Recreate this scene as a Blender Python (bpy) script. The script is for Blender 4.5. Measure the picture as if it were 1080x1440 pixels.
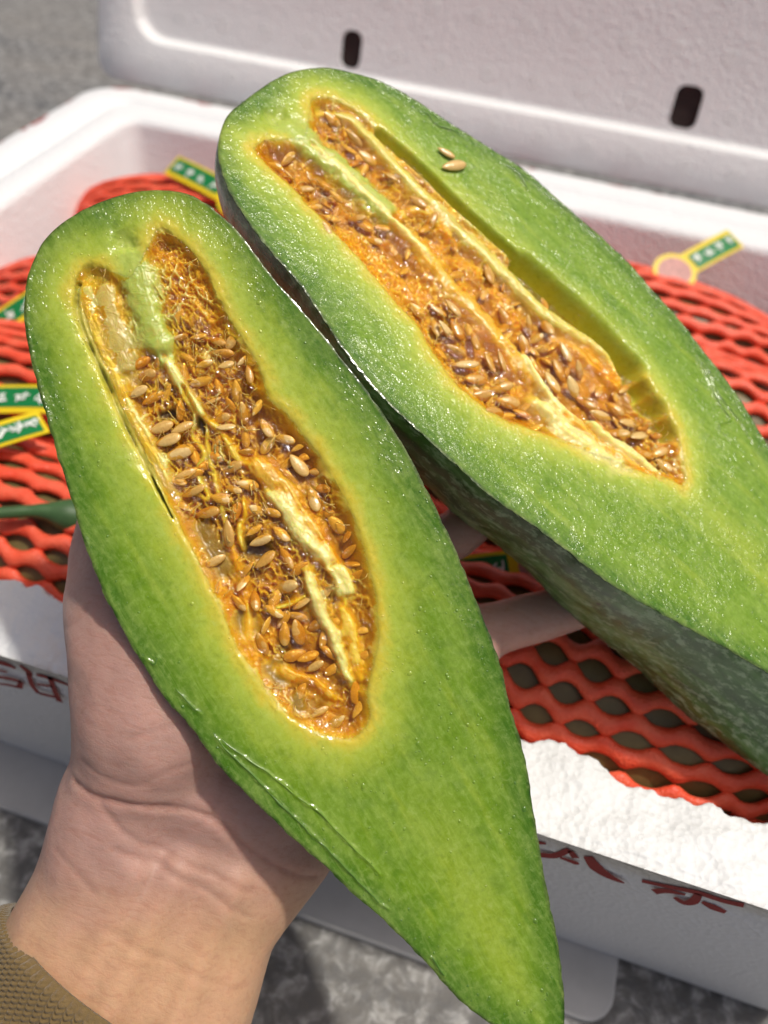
import bpy, bmesh, math, random
import numpy as np
from mathutils import Vector, Matrix, noise as mnoise

for _o in list(bpy.data.objects):
    bpy.data.objects.remove(_o)
SC = bpy.context.scene
COL = SC.collection
RAD = math.radians

# ------------------------------------------------------------------ camera
CAM_ROT = [[0.94941, -0.261978, 0.173174], [0.306214, 0.649925, -0.695579], [0.069676, 0.713418, 0.697267]]
cam_d = bpy.data.cameras.new('camera')
cam = bpy.data.objects.new('camera', cam_d)
COL.objects.link(cam)
cam.matrix_world = Matrix.Translation((0, 0, .39)) @ Matrix(CAM_ROT).to_4x4()
cam_d.sensor_fit = 'VERTICAL'
cam_d.sensor_height = 36.0
cam_d.lens = 36.0 * 1250 / 1440
cam_d.clip_start = .01
cam_d.clip_end = 400
cam_d.dof.use_dof = True
cam_d.dof.focus_distance = .243
cam_d.dof.aperture_fstop = 9.5
SC.camera = cam

# ------------------------------------------------------------------ light
SUN = Vector((.31, .04, .95)).normalized()
world = bpy.data.worlds.new('World')
SC.world = world
world.use_nodes = True
wn = world.node_tree.nodes
wl = world.node_tree.links
wn.clear()
sky = wn.new('ShaderNodeTexSky')
sky.sky_type = 'NISHITA'
sky.sun_disc = False
sky.sun_elevation = math.asin(SUN.z)
sky.sun_rotation = math.atan2(SUN.x, SUN.y)
sky.air_density = .7
sky.dust_density = 6.0
sky.ozone_density = .5
bg = wn.new('ShaderNodeBackground')
bg.inputs['Strength'].default_value = .085
wo = wn.new('ShaderNodeOutputWorld')
wl.new(sky.outputs[0], bg.inputs['Color'])
wl.new(bg.outputs[0], wo.inputs['Surface'])
sun_d = bpy.data.lights.new('sun', 'SUN')
sun_d.energy = 2.65
sun_d.angle = RAD(2.5)
sun_d.color = (1, .95, .86)
sun = bpy.data.objects.new('sun', sun_d)
COL.objects.link(sun)
sun.rotation_euler = SUN.to_track_quat('Z', 'Y').to_euler()
sun.location = (1, 0, 2)
vs = SC.view_settings
vs.view_transform = 'Standard'
vs.look = 'None'
vs.exposure = -0.02
vs.gamma = 1
vs.use_curve_mapping = False
SC.render.engine = 'CYCLES'
SC.cycles.use_denoising = True
SC.cycles.max_bounces = 8
SC.cycles.sample_clamp_indirect = 6

# ------------------------------------------------------------------ traced measurements (millimetres / metres in each thing's own plane)
LEFT = {'frame': {'o': [-0.05817, 0.14678, 0.21384], 'u': [0.712794, -0.417628, -0.563481], 'v': [0.66804, 0.648988, 0.364057], 'n': [0.213652, -0.635925, 0.741587]}, 'out': [[-108.77, 15.27], [-105.09, 21.85], [-99.36, 27.28], [-90.56, 30.95], [-81.85, 32.48], [-72.29, 33.52], [-62.28, 35.39], [-52.27, 37.25], [-41.43, 38.62], [-30.6, 40.0], [-20.26, 40.54], [-11.25, 40.74], [-0.6, 39.97], [10.02, 39.19], [21.43, 37.93], [31.5, 36.34], [41.55, 34.75], [50.27, 32.83], [58.47, 30.1], [66.04, 28.19], [72.6, 26.45], [78.85, 24.21], [86.56, 20.87], [94.44, 17.86], [102.19, 14.7], [110.11, 11.87], [116.98, 9.46], [123.16, 7.02], [129.74, 3.89], [135.17, 1.01], [138.96, -1.74], [140.2, -5.14], [138.29, -9.47], [132.94, -13.88], [124.66, -18.25], [116.48, -21.14], [108.52, -22.65], [102.65, -23.9], [98.86, -24.87], [90.76, -26.95], [81.16, -30.08], [71.96, -32.57], [60.25, -36.37], [46.81, -40.22], [34.17, -43.46], [21.69, -44.7], [10.78, -46.84], [0.99, -47.11], [-4.59, -47.49], [-13.36, -47.1], [-20.66, -46.72], [-35.02, -44.43], [-44.41, -42.05], [-53.11, -40.27], [-61.65, -38.17], [-71.22, -35.92], [-79.73, -33.65], [-88.07, -31.06], [-95.07, -27.96], [-101.55, -23.9], [-105.75, -19.64], [-109.41, -14.39], [-111.34, -7.99], [-111.86, -0.21], [-110.91, 7.85]], 'cav': [[-98.35, 14.72], [-92.37, 17.8], [-83.69, 19.32], [-75.11, 18.72], [-68.69, 18.27], [-59.67, 18.49], [-50.66, 18.71], [-42.9, 16.81], [-38.19, 18.43], [-30.77, 19.78], [-22.72, 20.32], [-13.18, 20.41], [-2.7, 19.5], [7.79, 16.81], [18.86, 13.33], [27.01, 8.71], [32.84, 3.94], [37.37, -1.14], [43.53, -3.48], [46.03, -9.3], [41.96, -15.99], [37.0, -19.53], [30.46, -22.15], [22.02, -23.65], [14.06, -24.36], [6.56, -24.27], [-0.48, -23.4], [-8.04, -22.65], [-15.29, -22.09], [-22.46, -21.37], [-29.42, -21.0], [-36.7, -20.44], [-46.2, -19.89], [-54.62, -19.34], [-63.05, -18.78], [-73.15, -17.29], [-83.28, -15.79], [-91.31, -14.42], [-96.1, -12.35], [-98.6, -8.59], [-95.95, -3.89], [-91.46, -0.66], [-90.15, 2.03], [-95.3, 8.64]], 'ridge': [{'p': [[-92.81, 13.06], [-84.42, 12.14], [-75.4, 12.36], [-68.05, 13.55]], 'w': 4.14, 'z': -1.4, 'c': 'web'}, {'p': [[-95.94, -8.18], [-90.82, -12.78], [-82.64, -14.66], [-73.33, -15.69], [-64.56, -16.86], [-54.29, -18.03], [-45.36, -18.46], [-38.78, -18.39], [-33.69, -17.9]], 'w': 2.07, 'z': -0.9, 'c': 'mem'}, {'p': [[-97.79, 4.24], [-89.97, 2.36], [-83.19, 0.63], [-76.14, -0.61], [-67.42, -1.95]], 'w': 3.76, 'z': -0.2, 'c': 'green'}, {'p': [[-67.42, -1.95], [-59.42, -2.24], [-53.61, -1.71], [-47.9, -1.35]], 'w': 1.13, 'z': -0.8, 'c': 'pale'}, {'p': [[-93.39, -6.42], [-86.13, -8.41], [-77.53, -10.74], [-67.58, -12.58]], 'w': 3.2, 'z': -1.4, 'c': 'glassy'}, {'p': [[-47.9, -1.35], [-38.2, -5.44], [-30.71, -7.62], [-23.25, -9.79], [-16.43, -13.74]], 'w': 0.56, 'z': -2.4, 'c': 'pale'}, {'p': [[-58.13, -1.91], [-50.13, -3.29], [-45.38, -6.46], [-38.86, -6.57], [-35.7, -10.53], [-28.58, -11.43], [-32.56, -14.49]], 'w': 0.56, 'z': -2.6, 'c': 'pale'}, {'p': [[-47.9, -1.35], [-40.63, 0.93], [-34.62, 0.69], [-31.09, 2.97]], 'w': 0.94, 'z': -1.5, 'c': 'yellow'}, {'p': [[-32.73, 3.92], [-26.55, 5.1], [-18.99, 6.77], [-10.89, 7.47], [-2.81, 8.18], [5.75, 9.69]], 'w': 2.44, 'z': -1.6, 'c': 'orange'}, {'p': [[-22.18, 3.2], [-15.72, 4.86], [-8.93, 5.23], [-1.66, 6.41], [4.6, 7.75], [14.51, 6.05]], 'w': 1.5, 'z': -0.7, 'c': 'pale'}, {'p': [[0.96, 1.61], [10.47, -0.72], [17.74, -1.3], [25.7, -2.51], [34.41, -3.52]], 'w': 1.69, 'z': -0.6, 'c': 'pale'}, {'p': [[3.98, 8.55], [8.76, 9.23], [13.25, 8.32]], 'w': 1.69, 'z': -1.1, 'c': 'pale'}, {'p': [[13.84, 4.92], [21.44, 3.05], [28.63, 0.55], [34.8, -1.8]], 'w': 1.88, 'z': -1.5, 'c': 'yellow'}, {'p': [[-16.18, -12.59], [-8.1, -13.63], [0.92, -16.72], [9.42, -20.59], [16.6, -19.41]], 'w': 1.13, 'z': -3, 'c': 'orange'}, {'p': [[4.91, -13.67], [6.48, -8.12], [7.1, -1.99]], 'w': 0.66, 'z': -1.6, 'c': 'yellow'}, {'p': [[19.63, -17.96], [24.91, -14.6], [28.11, -11.08], [34.51, -9.44]], 'w': 1.13, 'z': -2.4, 'c': 'orange'}, {'p': [[-12.48, -10.01], [-17.01, -8.46], [-20.13, -4.49], [-23.86, -3.4]], 'w': 0.66, 'z': -1.6, 'c': 'yellow'}], 'groove': [{'p': [[-95.14, -11.83], [-90.07, -15.34], [-83.33, -17.03], [-74.46, -18.03], [-64.5, -19.02], [-55.08, -20.14], [-45.99, -20.65], [-36.59, -21.35], [-28.53, -21.72]], 'w': 0.68, 'z': -7, 'c': 'moss'}, {'p': [[-11.53, -8.41], [-8.63, -5.35]], 'w': 2.4, 'z': -11, 'c': 'dark'}, {'p': [[-54.33, -10.54], [-53.61, -8.17]], 'w': 1.3, 'z': -10, 'c': 'dark'}, {'p': [[-48.25, -3.08], [-45.52, -2.93]], 'w': 1.3, 'z': -10, 'c': 'dark'}, {'p': [[3.81, -18.4], [6.4, -18.41]], 'w': 3.0, 'z': -7, 'c': 'pit'}, {'p': [[19.16, -18.76], [21.71, -18.1]], 'w': 2.6, 'z': -6, 'c': 'pit'}, {'p': [[29.49, -17.71], [31.37, -18.17]], 'w': 1.8, 'z': -4.5, 'c': 'pit'}, {'p': [[15.28, -13.7], [15.99, -13.25]], 'w': 1.1, 'z': -6, 'c': 'dark'}, {'p': [[-22.54, -15.99], [-16.26, -16.4], [-9.99, -16.82]], 'w': 2.2, 'z': -7, 'c': 'pit'}], 'seeds': [[-62.34, -13.01, 85.5, 6.69], [-59.33, -10.46, 90.6, 7.08], [-70.24, -9.56, 70.4, 5.57], [-64.01, 12.08, 39.8, 5.65], [-67.7, 8.35, 70.4, 5.25], [-56.97, 10.83, 75.4, 4.53], [-60.21, 5.98, 80.5, 5.27], [-56.79, 2.71, 70.2, 7.12], [-53.2, 6.26, -10.4, 4.59], [-49.69, 9.65, -25.3, 6.89], [-50.47, 2.95, 85.4, 5.26], [-47.39, 6.36, -0.6, 4.75], [-43.62, 8.3, -25.3, 6.87], [-43.06, 12.32, 120.2, 5.73], [-45.39, 2.6, 75.0, 5.62], [-42.68, 2.33, 64.9, 5.99], [-37.74, 5.53, -25.2, 6.48], [-37.05, 11.65, -0.5, 6.84], [-31.95, 14.35, 44.6, 6.42], [-28.33, 16.38, 90.0, 4.93], [-23.96, 14.04, 9.4, 7.96], [-20.01, 17.41, 59.7, 5.66], [-28.38, 5.73, 4.5, 7.19], [-34.19, 3.69, 59.7, 4.88], [-14.26, 12.94, -15.5, 8.33], [-51.71, 14.96, -20.4, 6.14], [-55.79, 15.59, 100.6, 5.33], [-4.77, 10.42, 64.5, 8.28], [-27.21, -4.26, 39.4, 5.98], [-26.47, -0.37, 49.5, 6.73], [-17.62, -11.33, -25.1, 8.26], [-15.02, -5.08, 94.7, 5.6], [-19.19, -1.79, 29.3, 6.0], [-16.62, 1.47, 39.4, 5.63], [-4.15, -1.47, -0.5, 7.52], [-6.68, -6.48, 99.7, 7.45], [1.35, -14.18, -20.2, 6.72], [2.29, -5.67, 74.2, 9.32], [14.41, -8.66, -15.4, 8.2], [21.36, -9.71, 78.9, 6.69], [24.47, -9.59, 88.9, 6.29], [34.13, -9.0, 103.8, 6.64], [12.16, -18.54, -10.3, 7.44], [-0.45, -18.28, 9.5, 6.36], [-69.79, 3.93, 80.7, 5.26], [-74.76, -7.83, 90.9, 4.86], [-69.28, -9.04, 90.8, 7.47], [-65.45, -8.88, 75.5, 6.69], [-42.96, -11.72, 80.1, 9.29], [-36.64, -12.14, 74.9, 8.53], [-47.15, -12.52, 75.1, 8.16], [-52.68, -0.1, 49.8, 5.62], [-64.11, 3.04, 29.5, 5.28], [-32.64, -1.54, 80.0, 6.72], [-37.45, -4.15, 44.6, 6.36], [-48.24, -7.61, 85.4, 7.08], [-4.39, -14.71, 119.8, 6.67], [6.34, -11.28, 29.3, 6.36], [-13.03, -18.28, 89.7, 7.39], [-21.55, -6.9, 130.0, 6.38], [-51.04, -12.43, 80.3, 7.43], [-62.84, -2.43, 90.6, 5.62], [-10.5, 0.72, 19.4, 6.39], [-25.32, -13.31, 69.7, 7.8], [-32.09, -13.69, 79.9, 8.52], [23.15, -15.72, 89.0, 6.63], [29.39, -10.75, 39.0, 6.36], [-11.73, -5.06, 79.6, 7.45], [-26.69, -8.22, 49.4, 6.72]], 'film': [[[25.33, -40.46], [29.32, -40.23], [34.99, -38.64], [42.58, -36.69], [51.45, -34.42], [61.58, -31.81], [65.06, -30.65], [71.71, -29.21], [80.57, -26.94], [88.17, -24.98]], [[27.87, -39.81], [35.16, -36.62], [43.25, -32.82], [53.56, -29.25], [56.27, -27.63], [62.92, -26.18], [70.54, -24.23], [78.91, -22.07]], [[10.57, -42.93], [14.6, -42.3], [19.16, -41.12]], [[-0.32, -45.73], [2.34, -44.52], [1.28, -43.07]], [[104.23, -21.39], [110.27, -20.89]]], 'loose': [], 'deep': [[-110, 130], [0.98, 0.95]], 'curl': [[0, 1], [0, 0]], 'wet': [[-110, -80, -50, 20, 70, 130], [1, 1, 0.55, 0.35, 0.4, 0.25]]}
RIGHT = {'frame': {'o': [-0.03481, 0.24541, 0.23903], 'u': [0.871506, -0.214276, -0.441093], 'v': [0.306449, 0.940193, 0.148747], 'n': [0.38284, -0.264806, 0.885049]}, 'out': [[-90.61, -25.76], [-95.29, -20.73], [-100.8, -11.57], [-102.46, -0.82], [-103.2, 13.82], [-101.7, 24.75], [-96.53, 35.71], [-88.43, 43.77], [-79.78, 49.54], [-66.43, 53.94], [-52.29, 57.61], [-38.36, 61.87], [-26.84, 65.0], [-13.53, 65.69], [-0.19, 66.39], [13.19, 67.08], [23.89, 66.58], [35.39, 64.72], [46.36, 63.68], [58.22, 61.02], [68.08, 58.73], [78.02, 56.19], [86.41, 53.23], [99.53, 47.54], [119.87, 40.38], [139.42, 34.12], [158.24, 27.28], [175.92, 19.23], [189.66, 11.32], [198.45, 2.5], [198.33, -5.26], [190.69, -10.82], [177.28, -15.2], [163.53, -18.27], [150.03, -21.5], [137.01, -25.31], [126.67, -28.19], [114.09, -32.09], [101.71, -35.93], [89.39, -39.53], [76.76, -42.32], [63.27, -43.58], [50.25, -45.4], [37.73, -47.76], [23.81, -48.08], [9.92, -48.39], [-4.24, -48.34], [-13.76, -47.06], [-23.79, -45.22], [-33.36, -42.3], [-42.87, -39.54], [-51.14, -38.28], [-59.1, -37.4], [-67.78, -35.75], [-75.54, -33.57], [-83.36, -30.43]], 'cav': [[-91.37, 20.21], [-86.77, 26.85], [-78.03, 29.93], [-68.33, 29.97], [-57.85, 29.03], [-45.62, 28.71], [-31.69, 27.85], [-19.17, 28.46], [-6.62, 29.06], [5.29, 30.64], [17.28, 32.23], [30.44, 32.11], [41.77, 32.31], [52.61, 30.63], [62.73, 27.35], [72.0, 22.04], [79.36, 14.87], [83.2, 7.14], [77.95, 4.32], [68.89, -1.3], [59.6, -6.17], [50.48, -10.95], [41.51, -15.65], [32.7, -20.27], [26.37, -23.93], [19.73, -25.79], [12.86, -26.47], [4.94, -26.13], [-3.75, -24.02], [-12.23, -20.72], [-20.73, -19.38], [-29.27, -18.02], [-39.4, -16.6], [-48.71, -16.2], [-57.48, -15.03], [-66.82, -14.63], [-74.48, -14.1], [-81.71, -14.39], [-87.96, -13.13], [-88.45, -6.2], [-84.85, -0.95], [-82.28, 5.29], [-86.63, 11.77]], 'ridge': [{'p': [[-49.15, -11.36], [-36.63, -11.9], [-24.23, -10.4], [-13.26, -10.87]], 'w': 4.51, 'z': -1.6, 'c': 'web'}, {'p': [[-87.0, 19.56], [-79.27, 25.59], [-67.55, 26.22], [-54.91, 24.5], [-42.88, 23.5], [-29.59, 22.91], [-17.17, 23.5], [-3.88, 22.91], [9.39, 22.32], [21.06, 24.1], [35.08, 27.42], [45.93, 24.6]], 'w': 2.03, 'z': -1.0, 'c': 'mem'}, {'p': [[-91.74, 3.36], [-78.79, 5.57], [-67.38, 6.79], [-54.82, 6.68], [-41.9, 6.11]], 'w': 4.29, 'z': -0.2, 'c': 'green'}, {'p': [[-41.9, 6.11], [-28.64, 5.1], [-14.1, 2.32], [-1.29, 1.76], [12.76, -0.56], [23.19, -3.12]], 'w': 2.93, 'z': -0.7, 'c': 'orange'}, {'p': [[-78.79, 5.57], [-66.82, 6.12], [-53.91, 5.56], [-38.32, 5.52], [-25.42, 4.96]], 'w': 0.9, 'z': 0.1, 'c': 'pale'}, {'p': [[15.22, 2.54], [25.5, -1.11], [37.65, -3.12], [47.75, -2.08]], 'w': 1.13, 'z': -0.6, 'c': 'pale'}, {'p': [[30.58, -7.62], [42.53, -8.14], [53.71, -6.54], [64.29, -3.86]], 'w': 3.16, 'z': -0.1, 'c': 'pale'}, {'p': [[46.33, 0.11], [57.69, 1.75], [67.53, 3.48], [74.9, 3.15]], 'w': 1.58, 'z': -0.2, 'c': 'pale'}, {'p': [[39.67, -3.84], [54.38, -2.79], [67.95, 0.23], [74.33, 2.53]], 'w': 0.9, 'z': -0.5, 'c': 'orange'}, {'p': [[-22.91, 14.04], [-8.24, 15.62], [4.05, 13.96], [9.72, 10.38]], 'w': 2.03, 'z': -1.6, 'c': 'web'}, {'p': [[21.39, 18.81], [32.27, 21.75], [41.45, 22.49], [48.07, 22.19]], 'w': 2.26, 'z': -2.5, 'c': 'orange'}, {'p': [[-43.68, 8.36], [-39.6, 19.26], [-26.4, 18.68]], 'w': 1.58, 'z': -1.7, 'c': 'orange'}], 'groove': [{'p': [[-68.61, 29.51], [-53.32, 30.7], [-35.67, 30.14], [-19.75, 30.59], [-4.13, 31.54], [11.05, 33.23]], 'w': 1.58, 'z': -9, 'c': 'smooth'}, {'p': [[-3.45, 30.57], [12.21, 31.51], [26.38, 31.82], [40.3, 30.48], [46.2, 30.45]], 'w': 3.84, 'z': -14, 'c': 'smooth'}, {'p': [[52.71, 27.8], [54.0, 27.27]], 'w': 2.26, 'z': -12, 'c': 'smooth'}, {'p': [[57.23, 24.09], [61.12, 24.62]], 'w': 2.93, 'z': -12, 'c': 'smooth'}, {'p': [[66.27, 21.38], [69.0, 20.57]], 'w': 2.48, 'z': -10, 'c': 'smooth'}], 'seeds': [[-6.06, -11.99, 10.6, 8.83], [2.54, -6.82, -48.9, 9.87], [-3.9, -8.4, -21.5, 8.8], [-33.66, 24.47, 111.3, 12.89], [-35.4, 17.95, 104.4, 12.2], [-9.6, 18.38, -44.6, 12.57], [15.79, 19.52, -28.9, 9.4], [11.57, 14.07, -22.4, 7.68], [14.51, 6.67, -22.2, 7.55], [10.86, -9.04, -21.6, 8.71], [5.62, -16.72, 45.9, 12.64], [11.03, -17.56, 50.7, 14.96], [15.72, -21.52, 55.0, 12.64], [0.35, -15.3, 23.2, 9.43], [-13.3, 14.73, 91.5, 11.37], [13.12, -6.24, -33.7, 8.16], [22.13, 2.88, -22.2, 8.4], [29.67, 2.76, -15.8, 10.54], [28.68, 8.89, -22.5, 10.82], [22.39, 1.15, -22.2, 7.44], [61.98, 10.51, 65.6, 10.4], [70.68, 12.35, 64.9, 11.76], [67.7, 7.83, 39.2, 11.24], [56.37, 6.36, 28.9, 8.5], [-82.63, 21.17, 18.8, 7.71], [-72.68, 20.73, 4.4, 7.84], [-65.1, 19.27, 18.6, 7.76], [-56.13, 20.0, 4.4, 7.85], [-80.5, -10.01, 17.9, 5.99], [-75.15, -9.23, 4.1, 6.12], [-68.5, -9.92, 44.4, 6.31], [-62.34, -11.81, 66.6, 7.02], [-56.3, -10.04, 31.1, 6.16], [-49.15, -11.36, 4.1, 6.13], [-40.62, -10.71, 17.5, 6.55], [-31.94, -12.1, 53.8, 7.31], [-70.31, -4.29, -8.9, 6.43], [-61.03, -2.61, 4.2, 6.21], [-51.49, -3.03, 44.0, 6.53], [-42.67, -4.45, 17.7, 6.62], [-54.12, -16.17, -20.5, 6.1], [-23.31, -13.48, 30.0, 6.73], [-17.08, -13.74, 4.0, 7.01], [-20.51, -5.41, 53.3, 7.53], [-12.56, -7.82, 17.3, 7.59], [-9.49, -3.8, -9.0, 7.7], [18.74, -13.26, 59.8, 11.14], [23.34, -15.48, 39.9, 9.69], [22.3, -22.39, 49.7, 8.95], [28.81, -14.7, 28.6, 7.01], [35.55, 7.05, -9.3, 8.69], [42.0, 6.77, 4.2, 8.73], [48.45, 6.49, 29.1, 8.95], [50.62, 13.01, 4.2, 7.91], [57.14, 12.72, 49.4, 9.62], [26.23, 16.34, -22.7, 8.61], [33.55, 14.89, -9.3, 7.89], [-3.3, 13.17, -34.0, 9.65], [4.03, 9.54, -22.1, 8.12], [74.76, 9.72, -9.4, 6.83], [-42.91, 19.41, 4.3, 7.4], [-24.08, 21.98, -22.2, 8.45]], 'film': [[[60.85, 55.19], [67.24, 54.12], [71.05, 52.16], [75.35, 48.66], [82.97, 47.05], [88.82, 45.53], [95.32, 42.74]], [[63.75, 54.28], [70.77, 49.63], [77.89, 45.28], [83.33, 43.29], [81.67, 37.23], [88.45, 36.92]], [[-68.63, 50.27], [-64.41, 51.33], [-59.63, 50.36], [-53.43, 54.61], [-48.38, 56.92]], [[-36.24, 58.93], [-27.55, 61.11], [-20.19, 62.85], [-9.06, 64.16], [4.26, 64.86], [16.35, 64.82]], [[-31.09, 61.27], [-24.84, 59.69], [-20.88, 57.44]], [[33.54, 63.22], [37.98, 63.28]]], 'loose': [[-49.12, 42.71, 19.2, 6.73], [-44.02, 40.77, 65.0, 10.07]], 'deep': [[-95, 20, 70, 110, 170], [0.95, 1.0, 1.1, 1.5, 2.0]], 'curl': [[20, 50, 80, 110, 145, 180], [0, 1, 4, 10, 22, 28]], 'wet': [[-95, 0, 80, 200], [0.8, 1.0, 1.1, 0.9]]}
HAND = {'arm_a': [[-0.09522, 0.10228, 0.13993, 0.021], [-0.09584, 0.0865, 0.12147, 0.0205], [-0.10245, 0.05608, 0.09563, 0.023], [-0.11052, 0.02224, 0.06675, 0.027]], 'arm_b': [[-0.06943, 0.10656, 0.12919, 0.021], [-0.07876, 0.08774, 0.1156, 0.022], [-0.08489, 0.05712, 0.09232, 0.026], [-0.0954, 0.01795, 0.05872, 0.03]], 'arm_c': [[-0.05141, 0.1159, 0.12829, 0.02], [-0.06195, 0.09086, 0.11167, 0.019], [-0.06273, 0.06957, 0.09636, 0.021], [-0.06691, 0.04599, 0.07674, 0.024], [-0.07456, 0.02162, 0.0572, 0.027]], 'thenar': [[-0.09172, 0.11034, 0.1471, 0.0215], [-0.0908, 0.12138, 0.16362, 0.026], [-0.0964, 0.13157, 0.17375, 0.026], [-0.10884, 0.14301, 0.17964, 0.0215], [-0.12488, 0.15882, 0.18075, 0.014], [-0.13078, 0.17623, 0.19098, 0.012], [-0.13552, 0.19304, 0.20606, 0.01], [-0.13431, 0.20012, 0.21569, 0.0085]], 'thenar2': [[-0.08628, 0.11525, 0.14634, 0.021], [-0.08685, 0.13204, 0.15607, 0.022], [-0.10076, 0.15553, 0.16, 0.018]], 'heel': [[-0.07079, 0.1161, 0.14191, 0.022], [-0.05809, 0.12124, 0.14101, 0.021], [-0.05123, 0.14236, 0.1317, 0.017]], 'meta_i': [[-0.08926, 0.12897, 0.13926, 0.016], [-0.09754, 0.16314, 0.15245, 0.013], [-0.09887, 0.19075, 0.17316, 0.0115]], 'meta_m': [[-0.07915, 0.13281, 0.13485, 0.016], [-0.07964, 0.16866, 0.14635, 0.012], [-0.07461, 0.19472, 0.16822, 0.0115]], 'meta_r': [[-0.06777, 0.13482, 0.13402, 0.016], [-0.06381, 0.16783, 0.14302, 0.012], [-0.05433, 0.1892, 0.16055, 0.011]], 'meta_p': [[-0.05795, 0.13465, 0.13141, 0.016], [-0.05003, 0.16516, 0.14124, 0.012], [-0.03634, 0.18179, 0.15443, 0.01]], 'index': [[-0.09887, 0.19075, 0.17316, 0.011], [-0.09461, 0.21853, 0.19695, 0.0096], [-0.08704, 0.23522, 0.21171, 0.009], [-0.0773, 0.24636, 0.22184, 0.008]], 'middle': [[-0.07461, 0.19472, 0.16822, 0.011], [-0.04755, 0.19881, 0.16415, 0.01], [-0.02761, 0.21455, 0.17346, 0.0093], [-0.01434, 0.23225, 0.18352, 0.0082]], 'ring': [[-0.05433, 0.1892, 0.16055, 0.011], [-0.02692, 0.18607, 0.14775, 0.0103], [-0.0054, 0.19842, 0.15185, 0.0099], [0.01077, 0.20855, 0.15508, 0.0093], [0.02284, 0.21632, 0.15697, 0.0082]], 'pinky': [[-0.03634, 0.18179, 0.15443, 0.01], [-0.01614, 0.17548, 0.14455, 0.0085], [-0.01102, 0.18273, 0.14764, 0.008], [-0.0065, 0.1929, 0.15093, 0.007]]}
CREASE = {'c1': [[-0.10529, 0.09882, 0.15618], [-0.09802, 0.09791, 0.15635], [-0.08971, 0.09891, 0.15671], [-0.07938, 0.09999, 0.15666], [-0.06527, 0.10165, 0.15481], [-0.05571, 0.0987, 0.14806], [-0.04487, 0.09802, 0.14182], [-0.03479, 0.09967, 0.13666]], 'c2': [[-0.10333, 0.10459, 0.16146], [-0.09329, 0.10254, 0.16123], [-0.08518, 0.1039, 0.162], [-0.07874, 0.10887, 0.16536], [-0.07178, 0.11256, 0.16731], [-0.06775, 0.11788, 0.16874]], 'c3': [[-0.07011, 0.09792, 0.15229], [-0.06579, 0.10293, 0.15621], [-0.06489, 0.11098, 0.16259], [-0.06535, 0.11684, 0.16424]], 'c4': [[-0.0875, 0.0887, 0.14741], [-0.07418, 0.08748, 0.14432], [-0.06122, 0.08662, 0.14025], [-0.04933, 0.08552, 0.13333]], 'c5': [[-0.09562, 0.09723, 0.15507], [-0.08573, 0.09216, 0.15042], [-0.07577, 0.09104, 0.14683], [-0.06514, 0.09085, 0.144], [-0.05046, 0.09096, 0.13903]], 'c6': [[-0.10506, 0.08494, 0.14228], [-0.09821, 0.08255, 0.14107], [-0.09095, 0.07892, 0.13851]], 'c7': [[-0.09103, 0.11271, 0.1708], [-0.08404, 0.11641, 0.17276], [-0.07768, 0.12109, 0.17298]], 'c8': [[-0.08522, 0.07313, 0.13274], [-0.06906, 0.07038, 0.12886], [-0.05432, 0.06978, 0.12316], [-0.04626, 0.0702, 0.11872]], 'c9': [[-0.12083, 0.12867, 0.18266], [-0.11657, 0.13022, 0.18601], [-0.11468, 0.13515, 0.18759]]}
TENDON = [[[-0.0817, 0.08479, 0.14207], [-0.08484, 0.06814, 0.13055], [-0.08824, 0.0521, 0.11826]], [[-0.07101, 0.08968, 0.1443], [-0.07386, 0.07454, 0.1342], [-0.07694, 0.05541, 0.12019]], [[-0.05496, 0.0914, 0.13916], [-0.05846, 0.07456, 0.12753], [-0.06078, 0.0602, 0.11665]]]
CUFF = {'c': [-0.08185, 0.06837, 0.09991], 'e1': [0.93653, -0.10282, -0.33517], 'e2': [-0.37905, 0.50822, -0.77333], 'ax': [-0.17137, -0.75009, -0.63875], 'a': 0.04391, 'b': 0.03078}
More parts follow.
